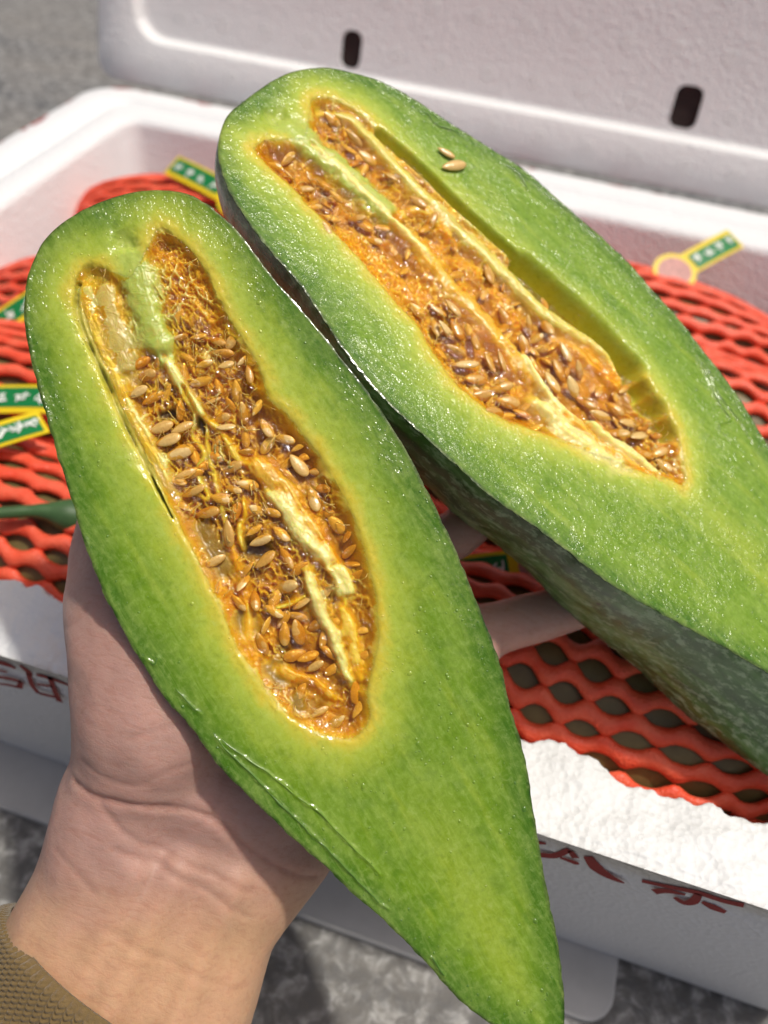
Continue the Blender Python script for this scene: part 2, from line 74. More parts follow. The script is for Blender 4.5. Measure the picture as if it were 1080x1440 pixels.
STROKES = [[[-171.6, 125.9, 2.39], [-167.3, 126.2, 2.58], [-164.4, 125.6, 0.92]], [[-173.1, 120.3, 1.29], [-168.9, 121.1, 1.1]], [[-174.4, 115.4, 1.56], [-168.5, 117.2, 1.66], [-164.0, 117.4, 2.02]], [[-163.9, 117.9, 1.93], [-166.0, 112.8, 2.58]], [[-175.9, 110.0, 1.75], [-170.4, 112.2, 1.75], [-165.8, 113.1, 1.38]], [[-161.9, 128.6, 1.47], [-159.3, 126.2, 2.76], [-158.9, 124.2, 2.39]], [[-155.9, 126.0, 1.47], [-150.1, 126.7, 2.02], [-142.9, 126.2, 1.01]], [[-159.4, 125.1, 2.02], [-159.5, 118.1, 2.48], [-157.8, 113.4, 2.3]], [[-150.2, 127.6, 2.21], [-150.1, 120.1, 2.39], [-149.3, 112.5, 2.94]], [[-157.3, 119.6, 1.1], [-150.3, 121.6, 1.29]], [[-157.8, 113.7, 1.75], [-150.6, 114.9, 1.75]], [[24.1, 125.2, 2.48], [27.5, 126.5, 1.1]], [[27.1, 118.3, 3.22], [31.5, 120.9, 2.85], [34.8, 127.6, 2.12]], [[33.2, 120.9, 1.38], [37.9, 120.8, 2.48], [39.4, 120.5, 1.1]], [[35.1, 127.0, 1.93], [37.7, 123.7, 2.58]], [[40.8, 127.2, 3.04], [44.6, 122.2, 4.78], [49.4, 119.4, 3.4], [54.6, 118.3, 0.74]], [[58.8, 123.3, 1.93], [66.6, 125.1, 2.21], [75.0, 127.4, 2.48], [82.4, 127.5, 2.39], [88.2, 128.9, 2.67]], [[63.7, 119.1, 3.13], [66.7, 122.2, 2.76], [72.2, 123.7, 1.01]], [[69.9, 120.0, 1.38], [73.3, 118.6, 2.76], [75.4, 121.4, 3.31], [75.3, 126.9, 2.21]], [[77.6, 122.8, 1.38], [81.3, 121.8, 3.59], [85.3, 121.3, 2.21]]]
FRONTTOP = [[-168.7, 130.0], [-140.8, 130.0], [26.6, 128.3], [89.2, 129.9]]

# ------------------------------------------------------------------ helpers
def srgb(r, g, b):
    def f(c):
        c /= 255.
        return c / 12.92 if c <= .04045 else ((c + .055) / 1.055) ** 2.4
    return np.array((f(r), f(g), f(b)))

class Mat:
    def __init__(s, name):
        s.m = bpy.data.materials.new(name)
        s.m.use_nodes = True
        s.n = s.m.node_tree.nodes
        s.l = s.m.node_tree.links
        s.b = s.n['Principled BSDF']
        s.tc = None
    def coord(s, kind='Object', scale=None):
        if s.tc is None:
            s.tc = s.n.new('ShaderNodeTexCoord')
        o = s.tc.outputs[kind]
        if scale is not None:
            mp = s.n.new('ShaderNodeMapping')
            mp.inputs['Scale'].default_value = scale
            s.l.new(o, mp.inputs['Vector'])
            o = mp.outputs[0]
        return o
    def noise(s, vec, scale, detail=4, rough=.6, dist=0):
        t = s.n.new('ShaderNodeTexNoise')
        t.inputs['Scale'].default_value = scale
        t.inputs['Detail'].default_value = detail
        t.inputs['Roughness'].default_value = rough
        t.inputs['Distortion'].default_value = dist
        s.l.new(vec, t.inputs['Vector'])
        return t.outputs[0]
    def voro(s, vec, scale, feature='F1', rand=1, smooth=None):
        t = s.n.new('ShaderNodeTexVoronoi')
        t.feature = feature
        t.inputs['Scale'].default_value = scale
        t.inputs['Randomness'].default_value = rand
        if smooth is not None and 'Smoothness' in t.inputs:
            t.inputs['Smoothness'].default_value = smooth
        s.l.new(vec, t.inputs['Vector'])
        return t.outputs['Distance']
    def ramp(s, fac, stops, interp='LINEAR'):
        t = s.n.new('ShaderNodeValToRGB')
        t.color_ramp.interpolation = interp
        e = t.color_ramp.elements
        while len(e) < len(stops):
            e.new(.5)
        for k, (p, c) in enumerate(stops):
            e[k].position = p
            if not hasattr(c, '__len__'):
                c = (c, c, c)
            e[k].color = (*c, 1)
        s.l.new(fac, t.inputs[0])
        return t.outputs[0]
    def mix(s, fac, a, b, mode='MIX'):
        t = s.n.new('ShaderNodeMix')
        t.data_type = 'RGBA'
        t.blend_type = mode
        for sock, val in ((t.inputs[0], fac), (t.inputs[6], a), (t.inputs[7], b)):
            if hasattr(val, 'links'):
                s.l.new(val, sock)
            elif hasattr(val, '__len__'):
                sock.default_value = (*val, 1)
            else:
                sock.default_value = val
        return t.outputs[2]
    def math(s, op, a, b=None, c=None):
        t = s.n.new('ShaderNodeMath')
        t.operation = op
        for k, val in enumerate((a, b, c)):
            if val is None:
                continue
            if hasattr(val, 'links'):
                s.l.new(val, t.inputs[k])
            else:
                t.inputs[k].default_value = val
        return t.outputs[0]
    def attr(s, name, out='Color'):
        t = s.n.new('ShaderNodeAttribute')
        t.attribute_name = name
        return t.outputs[out]
    def bump(s, h, dist, strength=1, prev=None):
        t = s.n.new('ShaderNodeBump')
        t.inputs['Distance'].default_value = dist
        t.inputs['Strength'].default_value = strength
        s.l.new(h, t.inputs['Height'])
        if prev is not None:
            s.l.new(prev, t.inputs['Normal'])
        return t.outputs[0]
    def set(s, **k):
        names = dict(color='Base Color', rough='Roughness', normal='Normal', sss='Subsurface Weight', sssr='Subsurface Radius',
                     ssss='Subsurface Scale', coat='Coat Weight', coatr='Coat Roughness', coatn='Coat Normal', spec='Specular IOR Level',
                     trans='Transmission Weight', ior='IOR', metal='Metallic', sheen='Sheen Weight', alpha='Alpha')
        for kk, v in k.items():
            sock = s.b.inputs[names[kk]]
            if hasattr(v, 'links'):
                s.l.new(v, sock)
            elif hasattr(v, '__len__'):
                sock.default_value = (*v, 1) if len(sock.default_value) == 4 else v
            else:
                sock.default_value = v
        return s

def mesh_obj(name, verts, faces, mat=None, parent=None, smooth=True, cols=None, attrs=None):
    me = bpy.data.meshes.new(name)
    verts = np.asarray(verts, np.float32)
    if isinstance(faces, np.ndarray) and faces.ndim == 2:
        k = faces.shape[1]
        me.vertices.add(len(verts))
        me.vertices.foreach_set('co', verts.ravel())
        me.loops.add(faces.size)
        me.loops.foreach_set('vertex_index', faces.astype(np.int32).ravel())
        me.polygons.add(len(faces))
        me.polygons.foreach_set('loop_start', np.arange(0, faces.size, k, dtype=np.int32))
        me.update(calc_edges=True)
        me.validate()
    else:
        me.from_pydata(verts.tolist(), [], [list(map(int, q)) for q in faces])
        me.update()
    if smooth:
        me.polygons.foreach_set('use_smooth', np.ones(len(me.polygons), bool))
    if cols is not None:
        a = me.color_attributes.new('pigment', 'FLOAT_COLOR', 'POINT')
        c = np.ones((len(verts), 4), np.float32)
        c[:, :3] = cols
        a.data.foreach_set('color', c.ravel())
    for nm, v in (attrs or {}).items():
        a = me.attributes.new(nm, 'FLOAT', 'POINT')
        a.data.foreach_set('value', np.asarray(v, np.float32))
    o = bpy.data.objects.new(name, me)
    COL.objects.link(o)
    if mat is not None:
        me.materials.append(mat.m if isinstance(mat, Mat) else mat)
    if parent is not None:
        o.parent = parent
    return o

def empty(name, mw, label=None, cat=None, group=None):
    o = bpy.data.objects.new(name, None)
    COL.objects.link(o)
    o.empty_display_size = .02
    o.matrix_world = mw
    tag(o, label, cat, group)
    return o

def tag(o, label=None, cat=None, group=None, kind=None):
    for k, v in (('label', label), ('category', cat), ('group', group), ('kind', kind)):
        if v:
            o[k] = v
    return o

def frame_mw(fr):
    m = Matrix.Identity(4)
    for r in range(3):
        m[r][0] = fr['u'][r]
        m[r][1] = fr['v'][r]
        m[r][2] = fr['n'][r]
        m[r][3] = fr['o'][r]
    return m

def grid_faces(nu, nv, off=0, wrap=False):
    i = np.arange(nu - 1)[:, None]
    j = np.arange(nv if wrap else nv - 1)[None, :]
    j2 = (j + 1) % nv
    a = i * nv + j
    b = i * nv + j2
    c = (i + 1) * nv + j2
    d = (i + 1) * nv + j
    return np.stack([a, b, c, d], -1).reshape(-1, 4) + off

RNG = np.random.RandomState(11)
_LAT = RNG.rand(128, 128)
def vnoise(x, y, s, seed=0):
    """smooth value noise in -1..1, feature size s"""
    x = x / s + 17.3 * seed
    y = y / s + 9.1 * seed
    xi = np.floor(x).astype(int)
    yi = np.floor(y).astype(int)
    fx = x - xi
    fy = y - yi
    fx = fx * fx * (3 - 2 * fx)
    fy = fy * fy * (3 - 2 * fy)
    g = lambda a, b: _LAT[a % 128, b % 128]
    v = (g(xi, yi) * (1 - fx) + g(xi + 1, yi) * fx) * (1 - fy) + (g(xi, yi + 1) * (1 - fx) + g(xi + 1, yi + 1) * fx) * fy
    return v * 2 - 1

def fbm(x, y, s, seed=0, o=4):
    return sum(vnoise(x, y, s / 2 ** k, seed + k) * .5 ** k for k in range(o)) / 1.8

_WJ = RNG.rand(128, 128, 2)
def worley(x, y, s, seed=0):
    x = x / s + 31.7 * seed
    y = y / s + 12.9 * seed
    xi = np.floor(x).astype(int)
    yi = np.floor(y).astype(int)
    d1 = np.full(x.shape, 9.)
    d2 = np.full(x.shape, 9.)
    for a in (-1, 0, 1):
        for b in (-1, 0, 1):
            j = _WJ[(xi + a) % 128, (yi + b) % 128]
            d = np.hypot(xi + a + j[..., 0] - x, yi + b + j[..., 1] - y)
            n1 = np.minimum(d1, d)
            d2 = np.minimum(np.maximum(d1, d), d2)
            d1 = n1
    return d1, d2

def seg_dist(x, y, pts, closed=False):
    """distance to a polyline and the position (0..1) along it"""
    pts = np.asarray(pts, float)
    best = np.full(x.shape, 1e9)
    tt = np.zeros(x.shape)
    m = len(pts) if closed else len(pts) - 1
    for k in range(m):
        a = pts[k]
        b = pts[(k + 1) % len(pts)]
        e = b - a
        t = np.clip(((x - a[0]) * e[0] + (y - a[1]) * e[1]) / max(e @ e, 1e-9), 0, 1)
        d = np.hypot(x - a[0] - t * e[0], y - a[1] - t * e[1])
        q = d < best
        best = np.where(q, d, best)
        tt = np.where(q, (k + t) / m, tt)
    return best, tt

def inside(x, y, poly):
    poly = np.asarray(poly, float)
    r = np.zeros(x.shape, bool)
    for k in range(len(poly)):
        x1, y1 = poly[k]
        x2, y2 = poly[(k + 1) % len(poly)]
        if y1 == y2:
            continue
        c = ((y1 > y) != (y2 > y)) & (x < (x2 - x1) * (y - y1) / (y2 - y1) + x1)
        r ^= c
    return r

def smooth_poly(pts, closed=True, n=6):
    pts = np.asarray(pts, float)
    out = []
    N = len(pts)
    rng = range(N) if closed else range(N - 1)
    for k in rng:
        g = lambda i: pts[i % N] if closed else pts[min(max(i, 0), N - 1)]
        p0, p1, p2, p3 = g(k - 1), g(k), g(k + 1), g(k + 2)
        for t in np.arange(n) / n:
            out.append(.5 * (2 * p1 + (p2 - p0) * t + (2 * p0 - 5 * p1 + 4 * p2 - p3) * t * t + (3 * p1 - p0 - 3 * p2 + p3) * t ** 3))
    if not closed:
        out.append(pts[-1])
    return np.array(out)

def sstep(a, b, x):
    t = np.clip((x - a) / (b - a), 0, 1)
    return t * t * (3 - 2 * t)

def tube(pts, rad, n=6, squash=None, cap=True):
    """verts, quads of a tube; rad scalar or per point"""
    pts = np.asarray(pts, float)
    m = len(pts)
    rad = np.broadcast_to(np.asarray(rad, float), (m,))
    tan = np.gradient(pts, axis=0)
    tan /= np.linalg.norm(tan, axis=1)[:, None] + 1e-12
    ref = np.array([0, 0, 1.]) if abs(tan[0][2]) < .9 else np.array([1., 0, 0])
    v = []
    for k in range(m):
        a = np.cross(tan[k], ref)
        a /= np.linalg.norm(a) + 1e-12
        b = np.cross(a, tan[k])
        ref = b
        for j in range(n):
            th = 2 * math.pi * j / n
            v.append(pts[k] + rad[k] * (a * math.cos(th) + b * math.sin(th) * (squash or 1)))
    return np.array(v), grid_faces(m, n, 0, True)

def join(parts):
    vs_, fs, o = [], [], 0
    for v, q in parts:
        vs_.append(v)
        fs.append(q + o)
        o += len(v)
    return np.concatenate(vs_), np.concatenate(fs)

# ------------------------------------------------------------------ materials
def mat_foam(name, col=(.80, .81, .82), red_edge=False, vents=False):
    M = Mat(name)
    oc = M.coord()
    beads = M.voro(oc, 420)
    big = M.noise(oc, 60, 3)
    base = M.mix(M.math('MULTIPLY', big, .25), col, (.72, .72, .72))
    h = M.math('MULTIPLY', beads, 1)
    nrm = M.bump(h, .0012, .45)
    nrm = M.bump(M.noise(oc, 25, 4), .002, .4, nrm)
    if vents:
        # moulded steam-vent marks: a ring pressed into the foam on a regular grid
        sx = M.n.new('ShaderNodeSeparateXYZ')
        M.l.new(oc, sx.inputs[0])
        rows = M.math('DIVIDE', sx.outputs[2], .034)
        fz = M.math('SUBTRACT', M.math('FRACT', rows), .5)
        off = M.math('MULTIPLY', M.math('FLOOR', rows), .37)
        fx = M.math('SUBTRACT', M.math('FRACT', M.math('ADD', M.math('DIVIDE', sx.outputs[0], .034), off)), .5)
        dd = M.math('SQRT', M.math('ADD', M.math('MULTIPLY', fx, fx), M.math('MULTIPLY', fz, fz)))
        dd = M.math('ADD', dd, M.math('MULTIPLY', M.math('SUBTRACT', M.noise(oc, 900, 2), .5), .12))
        ring = M.ramp(dd, [(0, 1), (.07, .2), (.11, 1), (.16, 0)])
        nrm = M.bump(ring, .0012, .55, nrm)
    if red_edge:
        at = M.attr('print', 'Fac')
        nz = M.noise(M.coord('Object', (60, 60, 240)), 1, 3)
        mk = M.ramp(M.math('MULTIPLY', at, nz), [(.50, 0), (.56, 1)])
        base = M.mix(mk, base, (.35, .03, .03))
    M.set(color=base, rough=.6, normal=nrm, spec=.35)
    return M

def mat_flesh():
    M = Mat('melon_flesh')
    oc = M.coord()
    pig = M.attr('pigment')
    cells = M.noise(oc, 520, 4, .7, .4)
    fib = M.noise(M.coord('Object', (70, 330, 330)), 1, 5, .65, 1.6)
    cloud = M.noise(oc, 85, 4, .6, .8)
    pl = M.mix(.5, pig, (.46, .59, .14))
    c = M.mix(M.ramp(fib, [(.42, 0), (.72, .55)]), pig, pl)
    c = M.mix(M.ramp(cloud, [(.45, 0), (.75, .40)]), c, pl)
    c = M.mix(M.ramp(cells, [(.50, 0), (.72, .40)]), c, M.mix(.5, c, (.57, .69, .24)))
    c = M.mix(M.ramp(cells, [(.30, .40), (.48, 0)]), c, M.mix(.5, c, (.02, .07, .004)))
    wet = M.attr('wet', 'Fac')
    # juice film: it pools into low ridges a few millimetres long, with cut cells beading through
    film = M.noise(oc, 340, 2, .5, .8)
    bead = M.noise(oc, 820, 2, .5, .3)
    patch = M.ramp(M.noise(oc, 75, 5, .72), [(.38, .22), (.58, 1)])
    amt = M.math('MULTIPLY', patch, wet)
    n1 = M.bump(M.noise(oc, 420, 4, .65), .00025, .4)
    n2 = M.bump(M.math('MULTIPLY', film, amt), .0008, 1.0)
    n2 = M.bump(M.math('MULTIPLY', bead, amt), .00032, 1.0, n2)
    n2 = M.bump(M.noise(oc, 90, 2, .5, 1.5), .0008, .4, n2)
    M.set(color=c, rough=.5, normal=n1, coat=1, coatr=.155, coatn=n2, spec=.12,
          sss=.5, sssr=(.7, 1, .25), ssss=.003)
    M.b.inputs['Coat IOR'].default_value = 1.38
    return M

def mat_pulp():
    M = Mat('melon_pulp')
    oc = M.coord()
    pig = M.attr('pigment')
    v = M.noise(oc, 300, 4, .6, .8)
    c = M.mix(M.ramp(v, [(.4, .0), (.8, .4)]), pig, M.mix(.45, pig, (.85, .66, .22)))
    n1 = M.bump(M.noise(oc, 260, 3, .55, 1.2), .0008, .5)
    n2 = M.bump(M.noise(oc, 380, 3, .5, 1.), .0012, .7)
    M.set(color=c, rough=.35, normal=n1, coat=.6, coatr=.07, coatn=n2, sss=.8, sssr=(1, .5, .08), ssss=.005)
    M.b.inputs['Coat IOR'].default_value = 1.4
    return M

def mat_gel():
    M = Mat('seed_gel')
    oc = M.coord()
    out = M.n['Material Output']
    M.n.remove(M.b)
    tr = M.n.new('ShaderNodeBsdfTransparent')
    tint = M.ramp(M.noise(oc, 140, 3), [(.3, (.95, .76, .30)), (.7, (.98, .88, .50))])
    M.l.new(tint, tr.inputs['Color'])
    gl = M.n.new('ShaderNodeBsdfGlossy')
    gl.inputs['Roughness'].default_value = .07
    nb = M.bump(M.noise(oc, 260, 3, .5, 1.2), .0016, .9)
    M.l.new(nb, gl.inputs['Normal'])
    mx = M.n.new('ShaderNodeMixShader')
    mx.inputs[0].default_value = .04
    M.l.new(tr.outputs[0], mx.inputs[1])
    M.l.new(gl.outputs[0], mx.inputs[2])
    M.l.new(mx.outputs[0], out.inputs['Surface'])
    return M

def mat_simple(name, col, rough=.5, **k):
    M = Mat(name)
    oc = M.coord()
    c = M.mix(M.ramp(M.noise(oc, k.pop('scale', 200), 4), [(.3, 0), (.75, 1)]), col, tuple(np.array(col) * k.pop('var', .7)))
    M.set(color=c, rough=rough, **k)
    return M

def mat_seed():
    M = Mat('seed_coat')
    oc = M.coord()
    oi = M.n.new('ShaderNodeObjectInfo')
    c = M.ramp(oi.outputs['Random'], [(0, tuple(srgb(206, 152, 58))), (.5, tuple(srgb(222, 178, 92))), (1, tuple(srgb(236, 204, 132)))])
    edge = M.noise(M.coord('Object', (1.2, 7, 3)), 1, 3)
    c = M.mix(M.ramp(edge, [(.4, .0), (.7, .35)]), c, tuple(srgb(176, 108, 34)))
    n1 = M.bump(M.noise(oc, 7, 3), .0004, .6)
    n2 = M.bump(M.noise(oc, 4, 2, .5, .5), .0008, .6)
    M.set(color=c, rough=.25, normal=n1, coat=1, coatr=.07, coatn=n2)
    return M

def mat_fibre():
    M = Mat('pulp_fibre')
    oc = M.coord()
    c = M.ramp(M.noise(oc, 160, 3), [(.3, tuple(srgb(205, 150, 50))), (.55, tuple(srgb(216, 176, 84))), (.75, tuple(srgb(230, 206, 130)))])
    M.set(color=c, rough=.25, coat=1, coatr=.05, sss=.5, sssr=(1, .6, .2), ssss=.003, normal=M.bump(M.noise(oc, 700, 2), .0006, .5))
    return M

def mat_rind():
    M = Mat('melon_rind')
    oc = M.coord()
    ln = M.noise(M.coord('Object', (26, 150, 150)), 1, 5, .65, .8)
    sp = M.noise(M.coord('Object', (220, 420, 420)), 1, 5, .7)
    bands = M.noise(M.coord('Object', (4, 60, 60)), 1, 3, .5, .4)
    c = M.ramp(ln, [(.34, tuple(srgb(26, 70, 12))), (.5, tuple(srgb(66, 112, 40))), (.66, tuple(srgb(116, 152, 92)))])
    c = M.mix(M.ramp(bands, [(.40, .9), (.52, 0)]), c, tuple(srgb(28, 68, 16)))
    c = M.mix(M.ramp(sp, [(.50, 0), (.62, .6)]), c, tuple(srgb(168, 188, 152)))
    c = M.mix(M.ramp(M.voro(oc, 60), [(.0, 1), (.035, .8), (.06, 0)]), c, tuple(srgb(20, 34, 14)))
    nrm = M.bump(sp, .0004, .5)
    M.set(color=c, rough=M.ramp(sp, [(.4, .4), (.7, .65)]), normal=nrm, coat=.3, coatr=.2)
    return M

def mat_net():
    M = Mat('red_foam_net')
    oc = M.coord()
    c = M.mix(M.ramp(M.noise(oc, 120, 3), [(.3, 0), (.7, 1)]), tuple(srgb(236, 76, 44)), tuple(srgb(246, 108, 76)))
    nrm = M.bump(M.voro(oc, 900), .0006, .5)
    M.set(color=c, rough=.5, normal=nrm, coat=.1, coatr=.3)
    return M

def mat_skin():
    M = Mat('skin')
    oc = M.coord()
    red = M.attr('pigment')
    c = M.mix(M.ramp(M.noise(oc, 45, 4, .6), [(.35, 0), (.7, .35)]), red, M.mix(.5, red, tuple(srgb(226, 158, 140))))
    c = M.mix(M.ramp(M.noise(oc, 420, 4, .7), [(.35, .22), (.6, 0)]), c, M.mix(.5, c, tuple(srgb(150, 92, 72))))
    # fine skin lines run across the wrist
    ln = M.noise(M.coord('Object', (140, 640, 640)), 1, 4, .62, .5)
    ln2 = M.noise(M.coord('Object', (700, 260, 700)), 1, 4, .62, .5)
    nrm = M.bump(ln, .0005, .32)
    nrm = M.bump(ln2, .0004, .25, nrm)
    nrm = M.bump(M.voro(oc, 1100, 'DISTANCE_TO_EDGE'), .0002, .3, nrm)
    c = M.mix(M.ramp(ln, [(.36, .35), (.5, 0)]), c, M.mix(.5, c, tuple(srgb(160, 96, 72))))
    M.set(color=c, rough=.5, normal=nrm, sss=.5, sssr=(1, .35, .18), ssss=.004, spec=.4)
    return M

def mat_cuff(name, col, scale):
    M = Mat(name)
    oc = M.coord()
    c = M.mix(M.ramp(M.noise(oc, scale, 4, .7), [(.3, 0), (.7, 1)]), tuple(col), tuple(col * .72))
    M.set(color=c, rough=.85, normal=M.bump(M.noise(oc, 2600, 3), .0004, .8), sheen=.3)
    return M

def mat_ground():
    M = Mat('granite')
    oc = M.coord()
    big = M.noise(oc, 115, 4, .6, .6)
    fine = M.noise(oc, 240, 5, .7)
    far = M.noise(M.coord('Object', (2.2, 5.5, 1)), 1, 5, .6, 1.5)
    c = M.ramp(big, [(.42, (.075, .08, .088)), (.52, (.20, .205, .21)), (.62, (.50, .50, .49))])
    c = M.mix(M.ramp(fine, [(.35, .75), (.62, 0)]), c, (.10, .095, .085))
    c = M.mix(M.ramp(far, [(.35, .0), (.7, .55)]), c, (.33, .30, .26))
    M.set(color=c, rough=.55, normal=M.bump(fine, .002, .5))
    return M

FOAM = mat_foam('expanded_foam', red_edge=True)
FOAM_LID = mat_foam('expanded_foam_lid', (.83, .83, .83), vents=True)
FLESH = mat_flesh()
PULP = mat_pulp()
GEL = mat_gel()
SEED = mat_seed()
FIBRE = mat_fibre()
RIND = mat_rind()
NET = mat_net()
SKIN = mat_skin()

# ------------------------------------------------------------------ ground
BOX_H = .13
BOX_Z = .0045
g = mesh_obj('ground', [(-30, -30, 0), (30, -30, 0), (30, 30, 0), (-30, 30, 0)], [(0, 1, 2, 3)], mat_ground(), smooth=False)
tag(g, 'speckled grey granite paving under the box', None, None, 'structure')

# ------------------------------------------------------------------ foam box
def rr2(w0, w1, z0, z1, r, n=8):
    out = []
    for cx, cz, a0 in ((w1 - r, z0 + r, -90), (w1 - r, z1 - r, 0), (w0 + r, z1 - r, 90), (w0 + r, z0 + r, 180)):
        for k in range(n):
            a = RAD(a0 + 90 * k / (n - 1))
            out.append((cx + r * math.cos(a), cz + r * math.sin(a)))
    return np.array(out)
BX0, BX1, BY0, BY1 = -.422, .172, .144, .637
def rrect(ins, z, rad, front=.48, n=9):
    x0, x1 = BX0 + ins, BX1 - ins * .5
    y0, y1 = BY0 + ins * front, BY1 - ins
    r = max(rad - ins * .35, .012)
    pts = []
    for cx, cy, a0 in ((x1 - r, y0 + r, -90), (x1 - r, y1 - r, 0), (x0 + r, y1 - r, 90), (x0 + r, y0 + r, 180)):
        for k in range(n):
            a = RAD(a0 + 90 * k / (n - 1))
            pts.append((cx + r * math.cos(a), cy + r * math.sin(a), z))
    # fill long straight runs so that the sides can be notched and worn
    out = []
    for k in range(len(pts)):
        a = np.array(pts[k])
        b = np.array(pts[(k + 1) % len(pts)])
        m = 24 if k % n == n - 1 else 1
        for t in np.arange(m) / m:
            out.append(a + (b - a) * t)
    return np.array(out)

box = empty('foam_box', Matrix.Translation(((BX0 + BX1) / 2, (BY0 + BY1) / 2, BOX_Z)),
            'open white foam box with torn front rim full of net wrapped melons', 'box')
BOFF = np.array([(BX0 + BX1) / 2, (BY0 + BY1) / 2, BOX_Z])
prof = [(.050, BOX_Z), (.046, BOX_Z + .003), (.001, .112), (.0005, BOX_H - .006), (.002, BOX_H - .0015), (.004, BOX_H - .0002), (.020, BOX_H), (.0225, BOX_H - .0012),
        (.026, BOX_H - .0055), (.030, BOX_H - .0062), (.034, BOX_H - .004), (.037, BOX_H + .0005), (.040, BOX_H + .002), (.056, BOX_H + .002), (.0595, BOX_H + .0005),
        (.061, BOX_H - .003), (.066, .05), (.075, .026), (.082, .022)]
rings = [rrect(i, z, .03) for i, z in prof]
nr = len(rings[0])
V = np.concatenate(rings)
pr = np.concatenate([np.full(nr, 1.0 if i < .006 and z > .118 else (.85 if z > .11 and i < .01 else 0.)) for i, z in prof])
frontmask = V[:, 1] < BY0 + .034
# the front rim is broken away: drop its top, the torn edge is built on it
V[:, 2] = np.where(frontmask & (V[:, 2] > BOX_H - .012), BOX_H - .010, V[:, 2])
pr[frontmask] = 0
F = grid_faces(len(rings), nr, 0, True)
nb = len(V)
V = np.vstack([V, rings[-1].mean(0), rings[0].mean(0)])
F = [tuple(q) for q in F] + [((len(rings) - 1) * nr + k, (len(rings) - 1) * nr + (k + 1) % nr, nb) for k in range(nr)] + [((k + 1) % nr, k, nb + 1) for k in range(nr)]
pr = np.append(pr, [0, 0])
shell = mesh_obj('shell', V - BOFF, F, FOAM, box, attrs={'print': pr})
md = shell.modifiers.new('b', 'EDGE_SPLIT')
md.split_angle = RAD(55)

# thin sheet the box stands on
q = rr2(-.47, .078, .1395, .60, .012)
sh_ = [np.stack([q[:, 0], q[:, 1], np.full(len(q), z_)], -1) for z_ in (.0005, .0032, .0040)]
sh_[2][:, :2] += (np.array([-.19, .37]) - sh_[2][:, :2]) * .004
mm = len(q)
so = np.array([-.19, .37, 0])
CARD = mat_simple('pale_sheet', tuple(srgb(196, 195, 192)), .7, scale=40, var=.8)
sheet = mesh_obj('foam_sheet', np.concatenate(sh_) - so, [tuple(k) for k in grid_faces(3, mm, 0, True)] + [tuple(2 * mm + k for k in range(mm)), tuple(range(mm))[::-1]], CARD)
sheet.location = so
sheet.data.set_sharp_from_angle(angle=RAD(30))
tag(sheet, 'thin pale sheet on the paving, under the foam box', 'sheet')

# torn front rim: a lumpy strip of broken foam beads
nx, ny = 460, 34
xs = np.linspace(BX0 + .03, BX1 - .03, nx)
t = np.linspace(0, 1, ny)
Xg, Tg = np.meshgrid(xs, t, indexing='ij')
wid = .031 + .004 * fbm(xs * 1000, xs * 0, 26, 3) + .003 * fbm(xs * 1000, xs * 0 + 5, 7, 4)
wid += .007 * np.exp(-((xs - .030) / .012) ** 2) - .003 * np.exp(-((xs - .052) / .012) ** 2)
Yg = BY0 + .0008 + Tg * wid[:, None]
Zg = BOX_H - .002 + .0026 * fbm(Xg * 1000, Yg * 1000, 17, 1, 3) + .0007 * fbm(Xg * 1000, Yg * 1000, 5, 2, 3)
wd1, wd2 = worley(Xg * 1000, Yg * 1000, 3.2, 2)
Zg += .0009 * (.6 - wd1)
Zg -= .010 * sstep(.86, 1.0, Tg) + .0015 * Tg
Zg = np.where(Tg < .03, BOX_H - .004, Zg)
Yg = np.where(Tg == 0, BY0 - .0003, Yg)
Yg += np.where((Tg > .5), .0016 * fbm(Xg * 1000, Tg * 20, 5, 6), 0)
top = np.stack([Xg, Yg, Zg], -1).reshape(-1, 3)
low = np.stack([Xg[:, -1], Yg[:, -1] - .002, np.full(nx, BOX_H - .03)], -1)
lowf = np.stack([Xg[:, 0], Yg[:, 0], np.full(nx, BOX_H - .012)], -1)
Vt = np.vstack([top, low, lowf])
Ft = [tuple(q[::-1]) for q in grid_faces(nx, ny)]
o1, o2 = nx * ny, nx * ny + nx
for k in range(nx - 1):
    Ft.append((k * ny + ny - 1, o1 + k, o1 + k + 1, (k + 1) * ny + ny - 1))
    Ft.append((k * ny, (k + 1) * ny, o2 + k + 1, o2 + k))
torn = mesh_obj('torn_edge', Vt - BOFF, Ft, mat_foam('broken_foam', (.80, .81, .81)), box)

